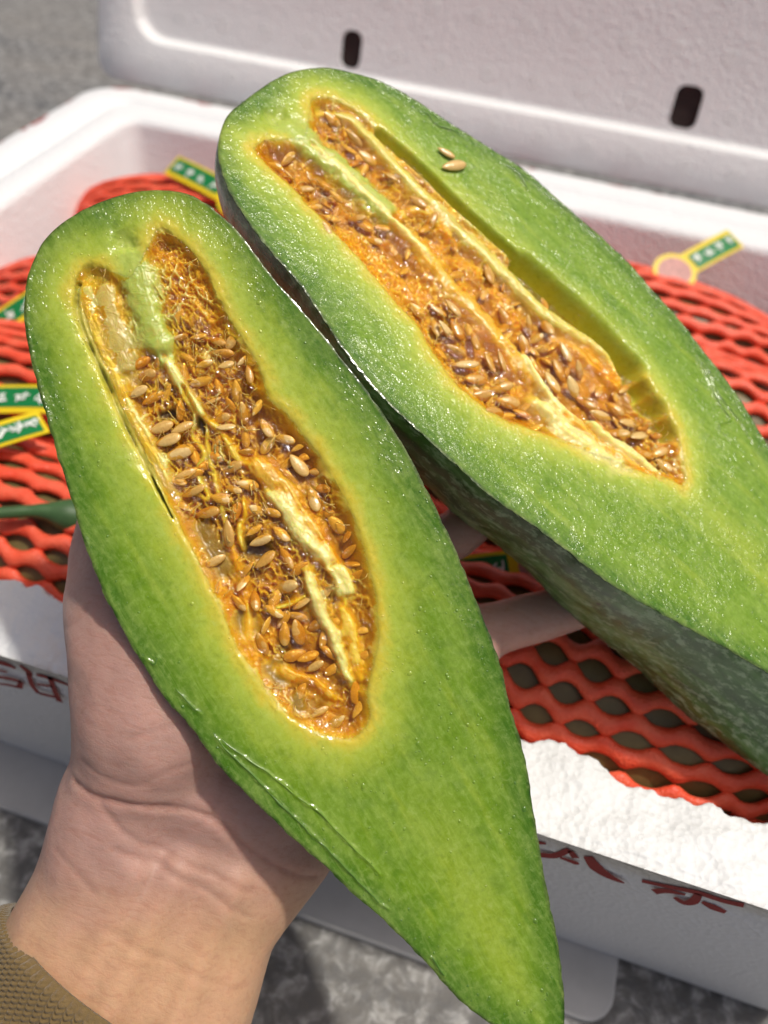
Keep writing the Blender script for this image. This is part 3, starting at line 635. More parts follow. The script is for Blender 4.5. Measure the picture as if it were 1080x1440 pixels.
# red brush lettering on the front, cut off by the tear
INK = mat_simple('red_ink', tuple(srgb(150, 34, 32)), .6, scale=300, var=.75)
for st in STROKES:
    bm = bmesh.new()
    P_ = smooth_poly([q[:2] for q in st], False, 4)
    W_ = np.interp(np.linspace(0, 1, len(P_)), np.linspace(0, 1, len(st)), [q[2] for q in st])
    T_ = np.gradient(P_, axis=0)
    T_ /= np.linalg.norm(T_, axis=1)[:, None]
    N_ = np.stack([-T_[:, 1], T_[:, 0]], -1)
    def on_wall(q):
        x, z = q
        return (x / 1000 - BOFF[0], BY0 - .0006 + (.48 * .045 * max(0, (.112 - z / 1000)) / .108) - BOFF[1], z / 1000 - .0045 - BOX_Z)
    A_ = [bm.verts.new(on_wall(p + n_ * w / 2)) for p, n_, w in zip(P_, N_, W_)]
    B_ = [bm.verts.new(on_wall(p - n_ * w / 2)) for p, n_, w in zip(P_, N_, W_)]
    for k in range(len(P_) - 1):
        bm.faces.new((A_[k], B_[k], B_[k + 1], A_[k + 1]))
    bmesh.ops.triangulate(bm, faces=bm.faces[:])
    me = bpy.data.meshes.new('brush_stroke')
    bm.to_mesh(me)
    bm.free()
    me.materials.append(INK.m)
    let = bpy.data.objects.new('brush_stroke', me)
    COL.objects.link(let)
    let.parent = box
    let['label'] = 'red brush lettering cut off by the torn rim'

# ------------------------------------------------------------------ lid
LEAN = RAD(15)
LID_MW = Matrix.Translation(((BX0 + BX1) / 2, BY1 + .004, BOX_H + .001)) @ Matrix.Rotation(-LEAN, 4, 'X')
lid = empty('foam_lid', LID_MW, 'open white foam lid with two dark slots standing behind the box', 'lid')
HW = (BX1 - BX0) / 2 + .004
LH = .49
lp = [(.0, .030, .014), (.0, .006, .014), (.0006, .002, .014), (.003, .0, .0135), (.0285, .0002, .024), (.0305, .0010, .024), (.0345, .0085, .022), (.0365, .0092, .021)]
rg = []
for ins, y, r in lp:
    q = rr2(-HW + ins, HW - ins, ins, LH - ins, r)
    rg.append(np.stack([q[:, 0], np.full(len(q), y), q[:, 1]], -1))
m = len(rg[0])
V = np.concatenate(rg)
F = [tuple(q[::-1]) for q in grid_faces(len(rg), m, 0, True)]
F.append(tuple((len(rg) - 1) * m + k for k in range(m)))
F.append(tuple(range(m))[::-1])
panel = mesh_obj('panel', V, F, FOAM_LID, lid)
panel.data.set_sharp_from_angle(angle=RAD(40))
HOLEDARK = mat_simple('painted_hole_dark', tuple(srgb(44, 22, 16)), .7, scale=120, var=.45)
for sx, w, z0, z1 in ((-.2235 - (BX0 + BX1) / 2, .0078, .0375, .0625), (.0185 - (BX0 + BX1) / 2, .0092, .0385, .0655)):
    q = rr2(-w, w, z0, z1, .0062, 6)
    ys = (-.0005 + .0088, .0285)
    # dark plug added in a blind recess, colouring in the darkness of an opening
    cutter_v = np.vstack([np.stack([q[:, 0] + sx, np.full(len(q), y), q[:, 1]], -1) for y in (-.02, .026)])
    kk = len(q)
    cf = [tuple(range(kk)), tuple(range(2 * kk - 1, kk - 1, -1))] + [(k, k + kk, (k + 1) % kk + kk, (k + 1) % kk) for k in range(kk)]
    cut = mesh_obj('cutter', cutter_v, cf, None, lid, smooth=False)
    mo = panel.modifiers.new('slot_plug', 'BOOLEAN')
    mo.object = cut
    mo.operation = 'DIFFERENCE'
    mo.solver = 'EXACT'
    bpy.context.view_layer.update()
    dg = bpy.context.evaluated_depsgraph_get()
    nm = bpy.data.meshes.new_from_object(panel.evaluated_get(dg), depsgraph=dg)
    panel.modifiers.clear()
    panel.data = nm
    bpy.data.objects.remove(cut)
    nm.set_sharp_from_angle(angle=RAD(40))
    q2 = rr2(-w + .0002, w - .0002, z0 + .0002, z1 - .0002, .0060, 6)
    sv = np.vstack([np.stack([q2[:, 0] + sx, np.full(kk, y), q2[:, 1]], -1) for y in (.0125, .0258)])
    s_ = mesh_obj('slot_plug', sv, [tuple(range(kk))] + [(k, k + kk, (k + 1) % kk + kk, (k + 1) % kk) for k in range(kk)], HOLEDARK, lid, smooth=False)
    s_['label'] = 'dark brown plug in the lid, coloured as the darkness of an open hole'

# ------------------------------------------------------------------ melons in nets
WHOLE = mat_simple('whole_melon_skin', tuple(srgb(122, 110, 66)), .45, scale=90, var=.55)
STEMM = mat_simple('stem_green', tuple(srgb(70, 104, 58)), .5, scale=160, var=.6)
YELLOW = mat_simple('label_yellow', tuple(srgb(236, 208, 30)), .35, scale=60, var=.92)
GREEN = mat_simple('label_green', tuple(srgb(24, 128, 66)), .35, scale=60, var=.85)
WHITE = mat_simple('label_white', tuple(srgb(236, 240, 232)), .4, scale=60, var=.95)
PINK = mat_simple('label_picture', tuple(srgb(214, 150, 140)), .4, scale=420, var=.45)

def melon_r(s, L, r):
    """radius along a horn melon lying on its x axis, blunt end at +x"""
    t = np.clip(s / L + .5, 0, 1)
    t = t ** .85
    return r * np.sqrt(np.clip(1 - np.abs(2 * t - 1) ** 2.6, 0, 1))

def make_net_mesh(name, L, r, strands=28, cell=.0152, amp=.16, over=.03, seed=0, hw=.0039, ht=.0023):
    """sleeve of foamed strands fused where neighbours touch; strands run along the melon"""
    rs = np.random.RandomState(seed)
    s = np.arange(-L / 2 - over, L / 2 + over, cell / 8)
    endfade = sstep(L / 2 - .014, L / 2 + .004, np.abs(s))
    rr = np.maximum(melon_r(s, L, r) + .0022, .015 - .004 * sstep(L / 2, L / 2 + over, np.abs(s)))
    d = 2 * math.pi / strands
    n_ = 8
    parts = []
    for k in range(strands):
        ph = 2 * math.pi * (s + .0015 * np.sin(s * 55 + seed)) / cell + math.pi * k
        am = amp * (1 - .8 * endfade) * (1 + .25 * np.sin(s * 31 + k * .9 + seed))
        th = d * (k + am * np.cos(ph)) + .10 * np.sin(s * 22 + seed) + .015 * np.sin(s * 90 + k)
        sc = np.clip(rr / r, .3, 1)
        W = hw * sc * (1 + .10 * np.cos(2 * ph)) * (1 + .06 * np.sin(s * 170 + k * 3))
        T = ht * (1 + .10 * np.sin(s * 130 + k))
        lift = .0007 * np.sin(s * 48 + k * 1.3) + .0004 * rs.randn()
        v = np.zeros((len(s), n_, 3))
        for j in range(n_):
            a = 2 * math.pi * j / n_
            ra = rr + lift + T * math.sin(a)
            ta = th + W * math.cos(a) / np.maximum(rr, .004)
            v[:, j] = np.stack([s, ra * np.cos(ta), ra * np.sin(ta)], -1)
        parts.append((v.reshape(-1, 3), grid_faces(len(s), n_, 0, True)))
    v, q = join(parts)
    me = bpy.data.meshes.new(name)
    me.from_pydata(v.tolist(), [], q.tolist())
    me.polygons.foreach_set('use_smooth', np.ones(len(me.polygons), bool))
    me.materials.append(NET.m)
    me.update()
    return me

def make_body_mesh(name, L, r):
    s = np.concatenate([-L / 2 + (1 - np.cos(np.linspace(0, math.pi, 44))) * L / 2])
    rr = melon_r(s, L, r)
    n_ = 36
    th = np.arange(n_) * 2 * math.pi / n_
    w = 1 + .018 * np.cos(th * 10)
    v = np.stack([np.repeat(s, n_), (rr[:, None] * np.cos(th) * w).ravel(), (rr[:, None] * np.sin(th) * w).ravel()], -1)
    me = bpy.data.meshes.new(name)
    me.from_pydata(v.tolist(), [], grid_faces(len(s), n_, 0, True).tolist())
    me.polygons.foreach_set('use_smooth', np.ones(len(me.polygons), bool))
    me.materials.append(WHOLE.m)
    me.update()
    return me

NETS = {
    'open': make_net_mesh('net_open', .27, .047, 28, .0172, .185, .02, 1, .0037, .0024),
    'mid': make_net_mesh('net_mid', .25, .043, 26, .0185, .13, .03, 2, .0037, .0024),
    'tight': make_net_mesh('net_tight', .25, .041, 28, .020, .085, .03, 5, .0031, .0024),
}
BODY = {'open': make_body_mesh('body_open', .27, .047), 'mid': make_body_mesh('body_mid', .25, .042), 'tight': make_body_mesh('body_tight', .25, .041)}
# x, y, z, yaw, roll, net kind, flip, label
MEL = [
    (-.238, .508, .083, 4, 20, 'tight', 0, 'red netted melon in the far left corner of the box'),
    (.010, .512, .083, -2, 80, 'mid', 0, 'red netted melon along the back wall on the right'),
    (-.240, .395, .080, -3, 140, 'mid', 1, 'red netted melon at the left wall, second row from the back'),
    (.010, .418, .086, 3, 210, 'open', 1, 'red netted melon with wide meshes right of the raised melon half'),
    (-.245, .308, .084, 2, 260, 'tight', 0, 'red netted melon at the left, third row from the back'),
    (.010, .318, .086, -3, 330, 'mid', 0, 'red netted melon behind the supporting fingertips'),
    (-.235, .226, .082, -4, 30, 'mid', 1, 'red netted melon behind the torn rim at the left'),
    (.024, .228, .085, 2, 100, 'open', 0, 'red netted melon behind the torn rim at the right'),
]
melons = []
for x, y, z, yaw, roll, kind, flip, lab in MEL:
    mw = Matrix.Translation((x, y, z)) @ Matrix.Rotation(RAD(yaw + (180 if flip else 0)), 4, 'Z')
    e = empty('netted_melon', mw, lab, 'melon', 'net wrapped melons in the box')
    b = bpy.data.objects.new('melon_body', BODY[kind])
    COL.objects.link(b)
    b.parent = e
    n_ = bpy.data.objects.new('foam_net', NETS[kind])
    COL.objects.link(n_)
    n_.parent = e
    n_.rotation_euler.x = RAD(roll)
    melons.append(e)

def sticker(mel, world_p, ang, normal=(0, -.45, .89), length=.034, both=False, marks=4, seed=0):
    """round fruit label with a printed tail, stuck over the net"""
    N = Vector(normal).normalized()
    Xa = Vector((math.cos(RAD(ang)), math.sin(RAD(ang)), 0))
    Xa = (Xa - N * Xa.dot(N)).normalized()
    Ya = N.cross(Xa)
    M4 = Matrix.Identity(4)
    for r in range(3):
        M4[r][0], M4[r][1], M4[r][2], M4[r][3] = Xa[r], Ya[r], N[r], world_p[r]
    loc = mel.matrix_world.inverted() @ M4
    rs = np.random.RandomState(seed)
    bend = lambda x: -abs(x) ** 2 * 1.6
    def flat(name, poly, z, mat, par, solid=False):
        bmx = bmesh.new()
        f_ = bmx.faces.new([bmx.verts.new((px, py, bend(px) + z)) for px, py in poly])
        bmesh.ops.triangulate(bmx, faces=[f_])
        bmesh.ops.subdivide_edges(bmx, edges=bmx.edges[:], cuts=4 if len(poly) < 6 else 2, use_grid_fill=True)
        for v in bmx.verts:
            v.co.z = bend(v.co.x) + z
        if solid:
            r_ = bmesh.ops.extrude_face_region(bmx, geom=bmx.faces[:])
            for v in [q for q in r_['geom'] if isinstance(q, bmesh.types.BMVert)]:
                v.co.z += .00035
        mx = bpy.data.meshes.new(name)
        bmx.to_mesh(mx)
        bmx.free()
        mx.materials.append(mat.m)
        o = bpy.data.objects.new(name, mx)
        COL.objects.link(o)
        o.parent = par
        return o
    w = .0078
    R_ = .0135
    def arc(a0, a1, rr_=R_):
        return [(rr_ * math.cos(RAD(a)), rr_ * math.sin(RAD(a))) for a in np.linspace(a0, a1, 16)]
    base = [(R_ * .8, -w), (R_ * .8 + length, -w), (R_ * .8 + length, w), (R_ * .8, w)]
    if both:
        poly = base + arc(38, 142) + [(-R_ * .8, w), (-R_ * .8 - length, w), (-R_ * .8 - length, -w), (-R_ * .8, -w)] + arc(218, 322)
    else:
        poly = base + arc(38, 322)
    st = flat('label_sticker', poly, 0, YELLOW, mel, True)
    st.matrix_local = loc
    for sg in ((1, -1) if both else (1,)):
        gx0, gx1 = sg * (R_ * .8 + .0035), sg * (R_ * .8 + length - .0018)
        flat('green_band', [(gx0, -w * .78), (gx1, -w * .78), (gx1, w * .60), (gx0, w * .60)][::sg], .0006, GREEN, st)
        for k in range(marks):
            cx = gx0 + (gx1 - gx0) * (k + .5) / marks
            bmx = bmesh.new()
            for q in range(7):
                a = rs.choice([0, 90, 50, 130, 0, 90])
                l_ = w * .26
                ox, oy = rs.uniform(-.26, .26, 2) * w
                dx, dy = math.cos(RAD(a)), math.sin(RAD(a))
                tw = w * .05
                pp = [(cx + ox + dx * l_ * i - dy * tw * j, oy + dy * l_ * i + dx * tw * j) for i, j in ((-1, -1), (1, -1), (1, 1), (-1, 1))]
                bmx.faces.new([bmx.verts.new((a_, b_, bend(a_) + .0009 + .00003 * q)) for a_, b_ in pp])
            mx = bpy.data.meshes.new('printed_mark')
            bmx.to_mesh(mx)
            bmx.free()
            mx.materials.append(WHITE.m)
            o = bpy.data.objects.new('printed_mark', mx)
            COL.objects.link(o)
            o.parent = st
    flat('round_picture', arc(0, 345, R_ * .78), .0006, PINK, st)
    return st

sticker(melons[0], (-.2380, .4930, .1320), 158, (-.05, -.5, .86), .050, seed=1)
sticker(melons[1], (.036, .526, .129), 56, (.1, -.4, .9), .042, seed=2)
sticker(melons[2], (-.2920, .3690, .1215), -126, (0, -.5, .86), .045, seed=3)
sticker(melons[4], (-.2180, .2770, .1300), -166, (0, -.35, .93), .045, seed=4)
sticker(melons[6], (-.2450, .2195, .1350), 52, (0, -.1, .99), .030, seed=5)
sticker(melons[7], (.0050, .2500, .1345), -156, (0, -.35, .93), .036, seed=6)

# stem of the melon whose end shows beside the hand
def stem_on(mel):
    P_ = [(-.250, .180, .130), (-.228, .1905, .131), (-.2085, .1995, .131), (-.197, .206, .1305), (-.190, .2095, .129), (-.180, .215, .124)]
    v, q = tube(smooth_poly(P_, False, 5), np.interp(np.linspace(0, 1, 26), [0, .6, .78, .88, 1], [.0027, .0026, .0040, .0072, .0074]), 10)
    inv = np.array(mel.matrix_world.inverted())
    v = v @ inv[:3, :3].T + inv[:3, 3]
    o = mesh_obj('stem', v, q, STEMM, mel)
    o['label'] = 'dark green stem with a knobbly joint'
stem_on(melons[6])

# ------------------------------------------------------------------ cut melon halves
CK = {k: srgb(*v) for k, v in dict(
    skin=(34, 68, 2), outer=(70, 113, 9), mid=(109, 145, 20), inner=(180, 193, 62), rim=(222, 192, 58),
    pulp=(216, 160, 44), deep=(168, 114, 24), web=(228, 198, 112), mem=(216, 202, 96), green=(178, 192, 82), pale=(236, 224, 136),
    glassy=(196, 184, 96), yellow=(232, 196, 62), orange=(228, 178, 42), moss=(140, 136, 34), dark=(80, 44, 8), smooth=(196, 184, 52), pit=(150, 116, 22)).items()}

def seed_mesh(name, asp, fat):
    nu_, nv_ = 15, 12
    t_ = (1 - np.cos(np.linspace(0, math.pi, nu_))) / 2
    w_ = np.sqrt(np.clip(t_ * (1 - t_), 0, 1)) * 2 * (1 - .42 * (1 - t_) ** 2.2) * asp / 2
    v = []
    for k in range(nu_):
        for j in range(nv_):
            a = 2 * math.pi * j / nv_
            zz = math.sin(a)
            v.append((t_[k] - .5, w_[k] * math.cos(a), w_[k] * fat * zz * (1 - .25 * abs(math.cos(a)))))
    me = bpy.data.meshes.new(name)
    me.from_pydata(v, [], grid_faces(nu_, nv_, 0, True).tolist())
    me.polygons.foreach_set('use_smooth', np.ones(len(me.polygons), bool))
    me.materials.append(SEED.m)
    me.update()
    return me
SEEDM = [seed_mesh('seed_a', .50, .55), seed_mesh('seed_b', .44, .6), seed_mesh('seed_c', .56, .5)]

def side_chain(poly):
    """outline -> v_lo(u), v_hi(u)"""
    p = smooth_poly(poly, True, 8)
    i0, i1 = p[:, 0].argmin(), p[:, 0].argmax()
    u0, u1 = p[i0, 0], p[i1, 0]
    a = p[i0:i1 + 1] if i0 < i1 else np.vstack([p[i0:], p[:i1 + 1]])
    b = p[i1:i0 + 1] if i1 < i0 else np.vstack([p[i1:], p[:i0 + 1]])
    b = b[::-1]
    if a[:, 1].mean() > b[:, 1].mean():
        a, b = b, a
    def fn(ch):
        uu = np.maximum.accumulate(ch[:, 0]) + np.arange(len(ch)) * 1e-7
        return lambda u: np.interp(u, uu, ch[:, 1])
    return u0, u1, fn(a), fn(b)

def cut_half(D, name, label, seed, cav_depth, n_rand, deepk, wetk):
    rs = np.random.RandomState(seed)
    root = empty(name, frame_mw(D['frame']), label, 'melon half', 'two halves of one cut melon')
    u0, u1, flo, fhi = side_chain(D['out'])
    NU, NV = 600, 240
    tt = np.linspace(0, 1, NU)
    cosu = u0 + (u1 - u0) * (1 - np.cos(math.pi * tt)) / 2
    lin = u0 + (u1 - u0) * tt
    us = .35 * cosu + .65 * lin
    us[0], us[-1] = u0, u1
    us[1:-1] = np.sort(us[1:-1])
    lo, hi = flo(us), fhi(us)
    jag = .22 * vnoise(us, us * 0, 2.3, seed) + .12 * vnoise(us, us * 0, .9, seed + 1)
    jag2 = .22 * vnoise(us, us * 0 + 50, 2.3, seed + 3) + .12 * vnoise(us, us * 0, .9, seed + 4)
    endw = np.minimum(1, (hi - lo) / 20)
    lo = lo + jag * endw
    hi = hi + jag2 * endw
    tv = np.linspace(0, 1, NV)
    U = np.repeat(us[:, None], NV, 1)
    Vv = lo[:, None] + (hi - lo)[:, None] * tv[None]
    out_s = smooth_poly(D['out'], True, 3)
    d_out, _ = seg_dist(U, Vv, out_s, True)
    wob = .9 * fbm(U, Vv, 7, seed + 2) + .5 * fbm(U, Vv, 2.2, seed + 5)
    cav = smooth_poly(D['cav'], True, 3)
    dc, _ = seg_dist(U, Vv, cav, True)
    ins = inside(U, Vv, cav)
    sd = np.where(ins, dc, -dc) + wob * .7           # >0 inside the cavity
    # ---- relief
    z = .10 * fbm(U, Vv, 9, seed) + .05 * fbm(U, Vv, 1.6, seed + 7)
    z -= .2 * (1 - sstep(0, .6, d_out))
    z += .12 * np.exp(-((sd + 1.0) / .9) ** 2) * vnoise(U, Vv, 1.3, seed + 9)
    ang = .5
    w1, w2 = worley(U * .75 + .25 * Vv + 2.6 * fbm(U, Vv, 5, seed + 1), Vv * 1.05 + 2.6 * fbm(U, Vv, 5, seed + 2), 2.6, seed)
    web = (1 - sstep(.02, .30, w2 - w1)) * (.35 + .65 * sstep(-.4, .4, fbm(U, Vv, 3.5, seed + 33)))
    w3, w4 = worley(U + .8 * fbm(U, Vv, 3, seed + 4), Vv + .8 * fbm(U, Vv, 3, seed + 6), 1.25, seed + 3)
    web2 = 1 - sstep(.03, .30, w4 - w3)
    webzone = sstep(-.15, .35, fbm(U, Vv, 16, seed + 12) + .25)
    inz = sstep(-1.0, 6.5, sd)
    lump = fbm(U, Vv, 9, seed + 8, 3)
    floor_ = -cav_depth * inz * (1 + .28 * lump)
    floor_ += inz * (webzone * (2.4 * web + .5 * web2) + (1 - webzone) * 1.1 * fbm(U, Vv, 4.0, seed + 15, 2))
    z = np.where(sd > -1.0, z * (1 - inz) + floor_, z)
    # ---- pigment
    k_in = np.clip(d_out / np.maximum(d_out + np.maximum(-sd, 0), 1e-3), 0, 1)
    c = CK['skin'][None, None] * np.ones(U.shape + (1,))
    def lerp(c, col, m):
        return c + (col - c) * m[..., None]
    dn = d_out + .5 * wob
    c = lerp(c, CK['outer'], sstep(.15, 1.3, d_out + .15 * wob))
    tip = sstep(40, 110, U)
    c = lerp(c, CK['mid'], sstep(1.5, 10, dn + 1.5 * wob))
    core = sstep(-16, -1.5, sd + 1.5 * wob)
    spine = 1 - sstep(0, 13, np.abs(Vv - np.interp(U, us, (lo + hi) / 2) + 2.5 * fbm(U, Vv, 25, seed + 18)))
    c = lerp(c, CK['inner'], np.maximum(.95 * core ** 1.4, .42 * spine * tip * sstep(5, 14, d_out)))
    c = lerp(c, CK['rim'], .85 * sstep(-5.0, .6, sd + 1.2 * wob))
    streak = fbm(U * .12, Vv, 2.6, seed + 20)
    c = lerp(c, CK['inner'], .26 * sstep(.05, .7, streak) * sstep(3, 9, d_out) * sstep(-1, 6, -sd))
    mott = fbm(U, Vv, 4.2, seed + 21)
    c = lerp(c, CK['outer'], .35 * sstep(.1, .6, mott) * sstep(4, 14, -sd))
    pulpc = lerp(CK['deep'][None, None] * np.ones(U.shape + (1,)), CK['pulp'], sstep(-.5, .5, fbm(U, Vv, 5, seed + 30) + .6 * lump))
    pulpc = lerp(pulpc, CK['web'], (webzone * np.maximum(.9 * web, .35 * web2)))
    pulpc = lerp(pulpc, CK['orange'], .8 * (1 - sstep(.5, 3.5, sd + .9 * wob)))
    c = lerp(c, pulpc, sstep(.0, 2.2, sd))
    smoothm = np.zeros(U.shape)
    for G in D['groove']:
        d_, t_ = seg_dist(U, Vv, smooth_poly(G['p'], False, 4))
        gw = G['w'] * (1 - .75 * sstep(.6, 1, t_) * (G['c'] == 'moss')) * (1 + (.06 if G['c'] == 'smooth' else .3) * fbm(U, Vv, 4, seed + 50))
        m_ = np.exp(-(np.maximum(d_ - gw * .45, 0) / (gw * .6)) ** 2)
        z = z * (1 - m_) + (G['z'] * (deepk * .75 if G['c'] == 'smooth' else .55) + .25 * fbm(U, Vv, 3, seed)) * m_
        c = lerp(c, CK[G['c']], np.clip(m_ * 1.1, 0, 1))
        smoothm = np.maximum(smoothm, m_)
    ridgem = np.zeros(U.shape)
    for G in D['ridge']:
        P_ = smooth_poly(G['p'], False, 5)
        d_, t_ = seg_dist(U + .7 * fbm(U, Vv, 5, seed + 40), Vv + .7 * fbm(U, Vv, 5, seed + 41), P_)
        wv = G['w'] * (1 + .55 * fbm(U, Vv, 4.5, seed + 42)) * (1.45 - .6 * sstep(.6, 1, np.abs(2 * t_ - 1)))
        m_ = np.exp(-(np.maximum(d_ - wv * .30, 0) / (wv * .75)) ** 2)
        if G['c'] == 'web':
            m_ = m_ * sstep(.2, 1.6, sd)
        ridgem = np.maximum(ridgem, m_)
        Lr = np.linalg.norm(np.diff(P_, axis=0), axis=1).sum()
        stri = vnoise(t_ * Lr / 5.0, d_ / .38 + 1.5 * fbm(U, Vv, 4, seed + 48), 1.0, seed + 47) * (0 if G['c'] in ('glassy', 'green') else 1)
        rough = .45 if G['c'] in ('orange', 'pale', 'web', 'yellow') else .12
        top = G['z'] + rough * fbm(U, Vv, 1.8, seed + 43) + .22 * stri - .35 * (d_ / wv) - 1.2 * sstep(.15, .5, fbm(U, Vv, 4, seed + 45)) * rough - 1.5 * sstep(.82, 1, np.abs(2 * t_ - 1)) - (1.8 * (1 - np.maximum(web, .4 * web2)) if G['c'] == 'web' else 0)
        z = z * (1 - m_) + top * m_
        cc = CK[G['c']]
        if G['c'] == 'web':
            hc = np.maximum(web, .4 * web2)[..., None]
            cc = CK['pulp'] + (CK['web'] - CK['pulp']) * hc
        c = lerp(c, cc * (1 + .14 * stri[..., None]), np.clip(m_ * 1.1, 0, 1) * (1 - .3 * sstep(.1, .7, fbm(U, Vv, 2.2, seed + 44))) * (.7 if G['c'] == 'glassy' else 1))
    # thin lines of juice standing proud of the cut
    for fl in D['film']:
        d_, t_ = seg_dist(U + .35 * vnoise(U, Vv, 2, seed + 60), Vv + .35 * vnoise(U, Vv, 2, seed + 61), smooth_poly(fl, False, 4))
        z = z + .38 * np.exp(-(d_ / .45) ** 2) * np.where(sd < 0, 1, 0) * sstep(.0, .08, t_ + .02) 
    wet_zone = np.interp(U, *D['wet']) + .5 * (1 - sstep(2, 9, d_out))
    wetm = wetk * np.clip(wet_zone * (.4 + .6 * sstep(-.3, .35, fbm(U, Vv, 22, seed + 70))), 0, 1.2) * sstep(.2, 1.6, d_out)
    pts = np.stack([U, Vv, z], -1).reshape(-1, 3) / 1000
    cols = c.reshape(-1, 3)
    Fq = grid_faces(NU, NV)
    ctr = sd.reshape(-1)[Fq].mean(1)
    isp = ctr > .25
    def sub(mask, nm, mat):
        q = Fq[mask]
        used = np.unique(q)
        rm = np.full(len(pts), -1)
        rm[used] = np.arange(len(used))
        return mesh_obj(nm, pts[used], rm[q], mat, root, cols=cols[used], attrs={'wet': wetm.reshape(-1)[used]})
    sub(~isp, 'flesh', FLESH)
    sub(isp, 'seed_cavity', PULP)
    # ---- clear amber gel round the seeds
    gz = -1.5 * sstep(.2, 4.5, sd) + .9 * lump + .55 * fbm(U, Vv, 3.2, seed + 90) - .2
    gel_ok = (sd > .3) & (gz > z + .05) & (fbm(U, Vv, 12, seed + 91) > -.6) & (smoothm < .25)
    gp = np.stack([U, Vv, np.minimum(gz, -.2)], -1).reshape(-1, 3) / 1000
    gm = gel_ok.reshape(-1)[Fq].all(1)
    qg = Fq[gm]
    ug = np.unique(qg)
    rmg = np.full(len(gp), -1)
    rmg[ug] = np.arange(len(ug))
    mesh_obj('seed_gel', gp[ug], rmg[qg], GEL, root)
    # ---- rind
    NR, NP = 200, 44
    ur = np.interp(np.linspace(0, NU - 1, NR), np.arange(NU), us)
    lr, hr = flo(ur), fhi(ur)
    jl = np.interp(ur, us, lo)
    jh = np.interp(ur, us, hi)
    vm, hw = (jl + jh) / 2, (jh - jl) / 2
    ph = np.linspace(0, math.pi, NP)
    rv = []
    for k in range(NR):
        rib = 1 + .012 * np.cos(ph * 10 + 1) * min(1, hw[k] / 20)
        bulge = 1 + .03 * np.sin(ph) ** .5
        rv.append(np.stack([np.full(NP, ur[k]), vm[k] + hw[k] * np.cos(ph) * np.where((ph > .01) & (ph < 3.13), bulge, 1) - np.interp(ur[k], *D['curl']) * np.sin(ph), -.35 - hw[k] * np.interp(ur[k], *D['deep']) * np.sin(ph) * rib], -1))
    rv = np.concatenate(rv) / 1000
    mesh_obj('rind', rv, grid_faces(NR, NP), RIND, root)
    # ---- surface sampler
    zi = z
    def surf(u, v):
        i = int(np.clip(np.searchsorted(us, u), 0, NU - 1))
        a, b = lo[i], hi[i]
        j = int(np.clip((v - a) / max(b - a, 1e-6) * (NV - 1), 0, NV - 1))
        return zi[i, j], sd[i, j], gz[i, j], ridgem[i, j], smoothm[i, j], webzone[i, j]
    # ---- seeds
    spots = [tuple(s) + (1,) for s in D['seeds']]
    cu0, cv0 = cav.min(0)
    cu1, cv1 = cav.max(0)
    tries = 0
    have = [np.array(s[:2]) for s in spots]
    while n_rand > 0 and tries < 6000:
        tries += 1
        u, v = rs.uniform(cu0, cu1), rs.uniform(cv0, cv1)
        zz, s_d, g_, rm_, sm_, wz_ = surf(u, v)
        if s_d < 2.5 or zz > -1.6 or rm_ > .4 or sm_ > .2 or (wz_ > .6 and rs.rand() < .7):
            continue
        if min(np.hypot(*(h - (u, v))) for h in have) < 3.2:
            continue
        have.append(np.array((u, v)))
        spots.append((u, v, rs.normal(75, 35) * rs.choice([-1, 1]), rs.uniform(5.5, 7.5), 0))
        n_rand -= 1
    for k, (u, v, a, l_, main) in enumerate(spots):
        zz, s_d, g_, rm_, sm_, wz_ = surf(u, v)
        if rm_ > .75 and k % 4:
            continue
        l_ = float(np.clip(l_ * .92, 4.6, 8.6))
        if main and k % 5 == 0:
            zc = max(g_, zz) + .1                       # standing proud of the gel
        elif main:
            zc = max(min(g_, -.8) - .8, zz - .1)        # just under its surface
        else:
            zc = max(min(g_, -1.2) - 1.5, zz - .3)
        zc = min(zc, -.3)
        o = bpy.data.objects.new('seed', SEEDM[k % 3])
        COL.objects.link(o)
        o.parent = root
        o.location = (u / 1000, v / 1000, zc / 1000)
        o.rotation_euler = (RAD(rs.normal(0, 24)), RAD(rs.normal(0, 14)), RAD(a))
        o.scale = (l_ / 1000,) * 3
    for (u, v, a, l_) in D['loose']:
        o = bpy.data.objects.new('seed', SEEDM[1])
        COL.objects.link(o)
        o.parent = root
        o.location = (u / 1000, v / 1000, .0011)
        o.rotation_euler = (RAD(6), 0, RAD(a))
        o.scale = (l_ / 1000,) * 3
        o['label'] = 'loose seed lying on the green flesh'
    # ---- fibres of the placenta strung across the cavity
    parts = []
    cnt = 0
    tries = 0
    while cnt < 170 and tries < 9000:
        tries += 1
        u, v = rs.uniform(cu0, cu1), rs.uniform(cv0, cv1)
        zz, s_d, g_, rm_, sm_, wz_ = surf(u, v)
        if s_d < .6 or rm_ > .3 or sm_ > .2 or wz_ < .4:
            continue
        a = rs.uniform(0, 2 * math.pi)
        l_ = rs.uniform(1.8, 5.5)
        n_ = 7
        q = []
        ok = True
        hz = rs.uniform(.2, 1.6)
        cur = rs.normal(0, .9)
        pu, pv = u, v
        for t_ in np.linspace(0, 1, n_):
            zz, s_d, g_, rm_, sm_, wz_ = surf(pu, pv)
            if s_d < .2:
                ok = False
                break
            base = max(zz, g_ - .3)
            q.append((pu, pv, min(base + hz * math.sin(math.pi * t_) + .15, -.15)))
            pu += l_ / n_ * math.cos(a)
            pv += l_ / n_ * math.sin(a)
            a += cur / n_ + rs.normal(0, .25)
        if not ok:
            continue
        r_ = rs.uniform(.05, .12)
        vv, qq = tube(smooth_poly(q, False, 2), np.interp(np.linspace(0, 1, 2 * n_ - 1), [0, .5, 1], [r_ * 1.5, r_, r_ * 1.4]), 5)
        parts.append((vv / 1000, qq))
        cnt += 1
    v_, q_ = join(parts)
